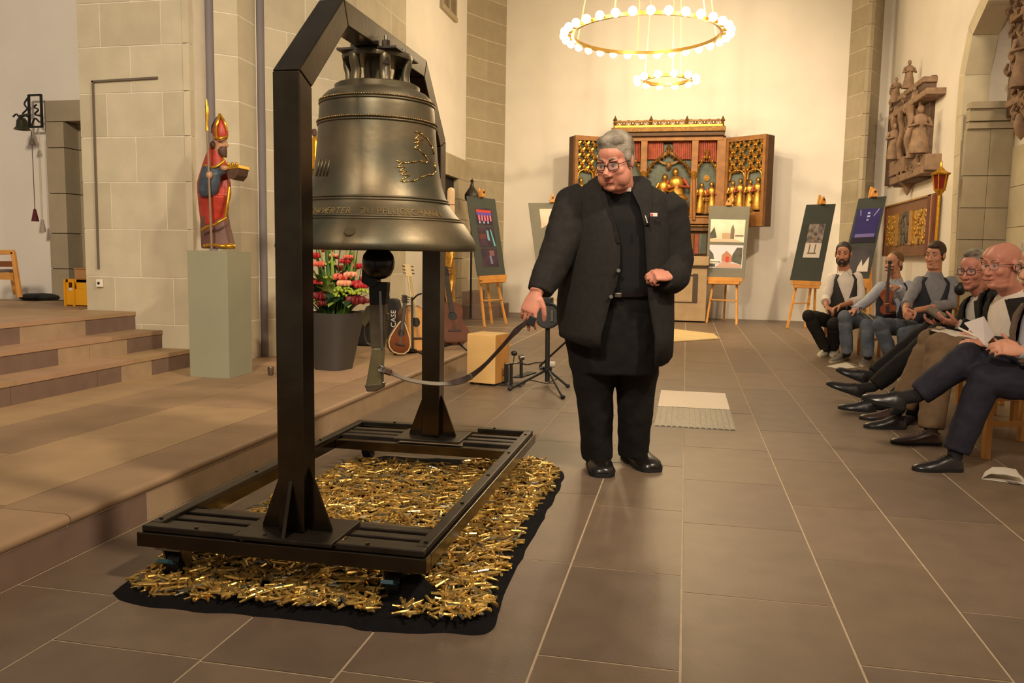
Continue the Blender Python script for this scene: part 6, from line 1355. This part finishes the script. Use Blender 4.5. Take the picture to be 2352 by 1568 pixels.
# man 1: glasses, dark suit
q = jq(6.5, head=(2237,622,-.05), neck=(2262,672,.0), shA=(2232,702,.28), shB=(2296,706,-.16), elA=(2196,762,.2), elB=(2255,768,-.22), wrA=(2160,742,.1), wrB=(2200,744,-.2), hipA=(2285,800,.18), hipB=(2285,805,-.12), knA=(2142,752,.12), knB=(2150,768,-.12), anA=(2004,862,.05), anB=(2006,888,-.12)); q['face'] = V((-.70,-.68,-.12))
HB = dict(A=((-.9,-.2,.1),(.1,-.3,.9),(.2,-.8,.3),.6),B=((-.85,.1,.15),(-.1,.5,.8),(.1,.3,.9),.7))
seated('man in black suit with dark-rimmed glasses and clergy collar holding a tablet', q, (-.85,-.5,0), 1.12, SKIN[1],'receding',hgrey,(mat('pale_grey_shirt',(196,190,184),.8,0,.04),CL['black']),CL['trous'],
    dict(A=(P(1992,882,6.55),P(1919,850,6.6),(-.35,0,1),leather_b,sole_m),B=(P(1984,914,6.4),P(1897,882,6.45),(-.4,0,1),leather_b,sole_m)), gl='thick', gap=.8, handp=HB, topk='jacket')
tb_ = thing('tablet_folder','dark flat folder held up by the man in dark-rimmed glasses','folder',P(2150,725,6.5)); obj('cover', G().prism([P(2126,716,6.55),P(2136,706,6.75),P(2176,728,6.6),P(2166,742,6.35)],(0,0,.012)), mat('dark_folder',(74,64,54),.4,0,.1), tb_, bevel=.002); obj('pages', G().prism([P(2128,714,6.56),P(2137,706,6.74),P(2174,726,6.6),P(2166,738,6.37)],(0,0,.016)), mat('grey_page',(120,108,96),.6,0,.05), tb_)
chair('pale wooden chair behind the man in dark-rimmed glasses', P(2300,810,6.7), (-.85,-.3), None)
# bald man half hidden
q = jq(6.12, head=(2284,606,.0), neck=(2300,652,.05), shA=(2278,690,.28), shB=(2340,700,-.12), elA=(2250,770,.2), elB=(2330,790,-.2), wrA=(2215,790,.1), wrB=(2250,800,-.1), hipA=(2335,822,.18), hipB=(2335,828,-.1), knA=(2190,790,.1), knB=(2195,800,-.08), anA=(2040,930,.1), anB=(2095,965,-.0)); q['face'] = V((-.8,-.55,0))
seated('bald man in dark clothes almost hidden between two men in jackets', q, (-.85,-.5,0), 1.0, SKIN[1],None,hdark,(CL['black2'],CL['black']),CL['trous'],
    dict(A=(PZ(2012,948,.02),PZ(1924,938,.03),(0,0,1),leather_b,sole_m),B=(PZ(2078,985),PZ(1984,982),(0,0,1),leather_b,sole_m)), hands=False, topk='jacket')
chair('pale wooden chair mostly hidden behind the bald man in the white shirt', P(2345,830,6.25), (-.85,-.3), None)
# bald man with clipboard
q = jq(5.6, head=(2303,612,-.08), neck=(2325,668,.0), shA=(2290,704,.26), shB=(2376,716,-.2), elA=(2262,782,.22), elB=(2345,800,-.28), wrA=(2236,764,.08), wrB=(2262,790,-.26), hipA=(2352,836,.16), hipB=(2352,842,-.14), knA=(2142,784,.12), knB=(2160,796,-.12), anA=(2068,936,.12), anB=(2138,990,-.22)); q['face'] = V((-.86,-.45,-.06))
HC = dict(A=((-.9,-.2,-.2),(.0,.1,-1),(.1,-.9,-.1),.5),B=((-.95,.05,.1),(.1,.3,-.9),(0,.7,.5),.8))
seated('bald man in white shirt and black jacket with clipboard on his lap', q, (-.86,-.45,0), 1.13, SKIN[1],'fringe',mat('short_fair_hair',(150,112,84),.7,0,.1),(CL['white'],CL['black']),CL['tan'],
    dict(A=(PZ(2070,968),PZ(1973,962),(0,0,1),leather_br,sole_m),B=(PZ(2160,1022),PZ(2046,1018),(0,0,1),leather_br,sole_m)), gl='thin', gap=1.25, handp=HC, topk='jacket', fat=.004, legr=(.105,.092,.078))
cb_ = thing('clipboard','black clipboard with white sheet on the lap of the bald man','clipboard',P(2190,770,5.5)); a,b,c,d = P(2132,760,5.62),P(2150,752,5.95),P(2262,776,5.7),P(2238,788,5.35)
obj('board', G().prism([a,b,c,d],(0,0,.006)), darkp, cb_, bevel=.002); k = V((0,0,.0065)); obj('sheet', G().prism([lerp(a,c,.05)+k,lerp(b,d,.05)+k,lerp(c,a,.05)+k,lerp(d,b,.05)+k],(0,0,.002)), MATS['white_print'], cb_); obj('clip', G().box(lerp(a,b,.5)+V((.05,0,.012)),(.03,.09,.012)), silver, cb_, bevel=.002)
tag(obj('pen', G().cyl(P(2202,753,5.45),P(2246,774,5.35),.007,n=8), MATS['white_plastic'], None, 40),'white pen in the hand of the bald man with the clipboard','pen')
chair('pale wooden chair under the bald man with the clipboard', P(2365,846,5.75), (-.85,-.3), None)
# man at the right edge
q = jq(4.72, head=(2392,615,-.05), neck=(2415,680), shA=(2385,720,.24), shB=(2470,730,-.18), elA=(2350,835,.2), elB=(2440,850,-.2), wrA=(2322,800,.02), wrB=(2346,806,-.22), hipA=(2420,880,.14), hipB=(2420,884,-.14), knA=(2222,822,.0), knB=(2262,872,-.10), anA=(2108,908,.02), anB=(2194,1040,-.1)); q['face'] = V((-.9,-.4,-.1))
seated('grey-haired man in navy trousers at the right edge reading a sheet', q, (-.9,-.35,0), 1.1, SKIN[0],'wavy',hsilver,(CL['lblue'],CL['tweed']),CL['navyt'],
    dict(A=(P(2080,940,4.74),P(1978,916,4.80),(-.1,0,1),leather_b,sole_m),B=(PZ(2208,1082),PZ(2096,1080),(0,0,1),leather_b,sole_m)), gl='thick', handp=dict(A=((-.9,-.2,.2),(0,.3,.8),(.1,-.5,.8),.7),B=((-.95,.0,.15),(.1,.5,-.4),(0,.3,.9),.7)), topk='jacket', legr=(.10,.085,.066))
pp_ = thing('reading_sheet','folded grey-white sheet held by the man at the right edge','paper',P(2260,760,4.6)); a,b,c,d = P(2214,742,4.66),P(2258,727,4.72),P(2284,770,4.66),P(2262,793,4.56)
obj('sheet', G().prism([a,b,c,d],(.003,.003,.0)), mat('grey_white_paper',(190,178,172),.8,0,.03), pp_); obj('fold', G().prism([a+V((.01,.03,0)),b+V((.012,.03,0)),c+V((.01,.03,0)),d+V((.01,.03,0))],(.003,.003,0)), MATS['grey_white_paper'], pp_)
chair('pale wooden chair with visible legs at the right edge', P(2405,890,4.82), (-.9,-.3), None)
# ---------------------------------------------------------------- papers, microphone
p_ = thing('paper_sheet','white sheet of paper lying on the floor by the grey sneakers','paper',PZ(1935,841)); obj('sheet', G().prism([PZ(1898,841,.003),PZ(1945,832,.003),PZ(1974,843,.003),PZ(1930,848,.003)],(0,0,.002)), MATS['white_print'], p_); obj('curled_corner', G().prism([PZ(1945,832,.005),PZ(1960,836,.03),PZ(1974,843,.005)],(0,0,.002)), MATS['white_print'], p_)
p2 = thing('folded_programme','white folded programme leaflet lying on the floor beside the chair leg','paper',PZ(2300,1105)); a,b,c,d = PZ(2254,1100,.003),PZ(2262,1086,.003),PZ(2345,1092,.003),PZ(2362,1114,.003)
obj('page', G().prism([a,b,c,d],(0,0,.002)), MATS['white_print'], p2); k = V((0,0,.035)); g = G().loft([[a+k*.1,b+k*.2],[lerp(a,d,.2)+k,lerp(b,c,.2)+k],[lerp(a,d,.5)+k*1.1,lerp(b,c,.5)+k*1.1],[lerp(a,d,.85)+k*.9,lerp(b,c,.85)+k*.9]],False,False); obj('folded_page', g, MATS['white_print'], p2, 180)
obj('printed_picture', G().prism([lerp(a,d,.55)+V((0,.02,.003)),lerp(a,d,.8)+V((0,.02,.003)),lerp(a,d,.85)+V((0,-.02,.003)),lerp(a,d,.6)+V((0,-.02,.003))],(0,0,.001)), mat('print_grey',(120,108,104),.7,0,.1), p2)
mk = thing('microphone_stand','black microphone with round foam windscreen behind the man with glasses','microphone',V((P(2205,663,7.3).x+.25,7.45,0)))
c = P(2205,663,7.3); obj('windscreen', G().ell(c,(.045,.045,.055),n=16,m=10), darkp, mk, 180); obj('boom', G().tube([c,c+V((.25,.15,-.05))],.009,8), darkp, mk, 60); e = c+V((.25,.15,-.05)); obj('pole', G().tube([e,V((e.x,e.y,.02))],.012,8), darkp, mk, 60); obj('base', G().lathe([(.0,0),(.13,0),(.13,.015),(.02,.03),(.0,.03)],V((e.x,e.y,0)),20), darkp, mk, 40)
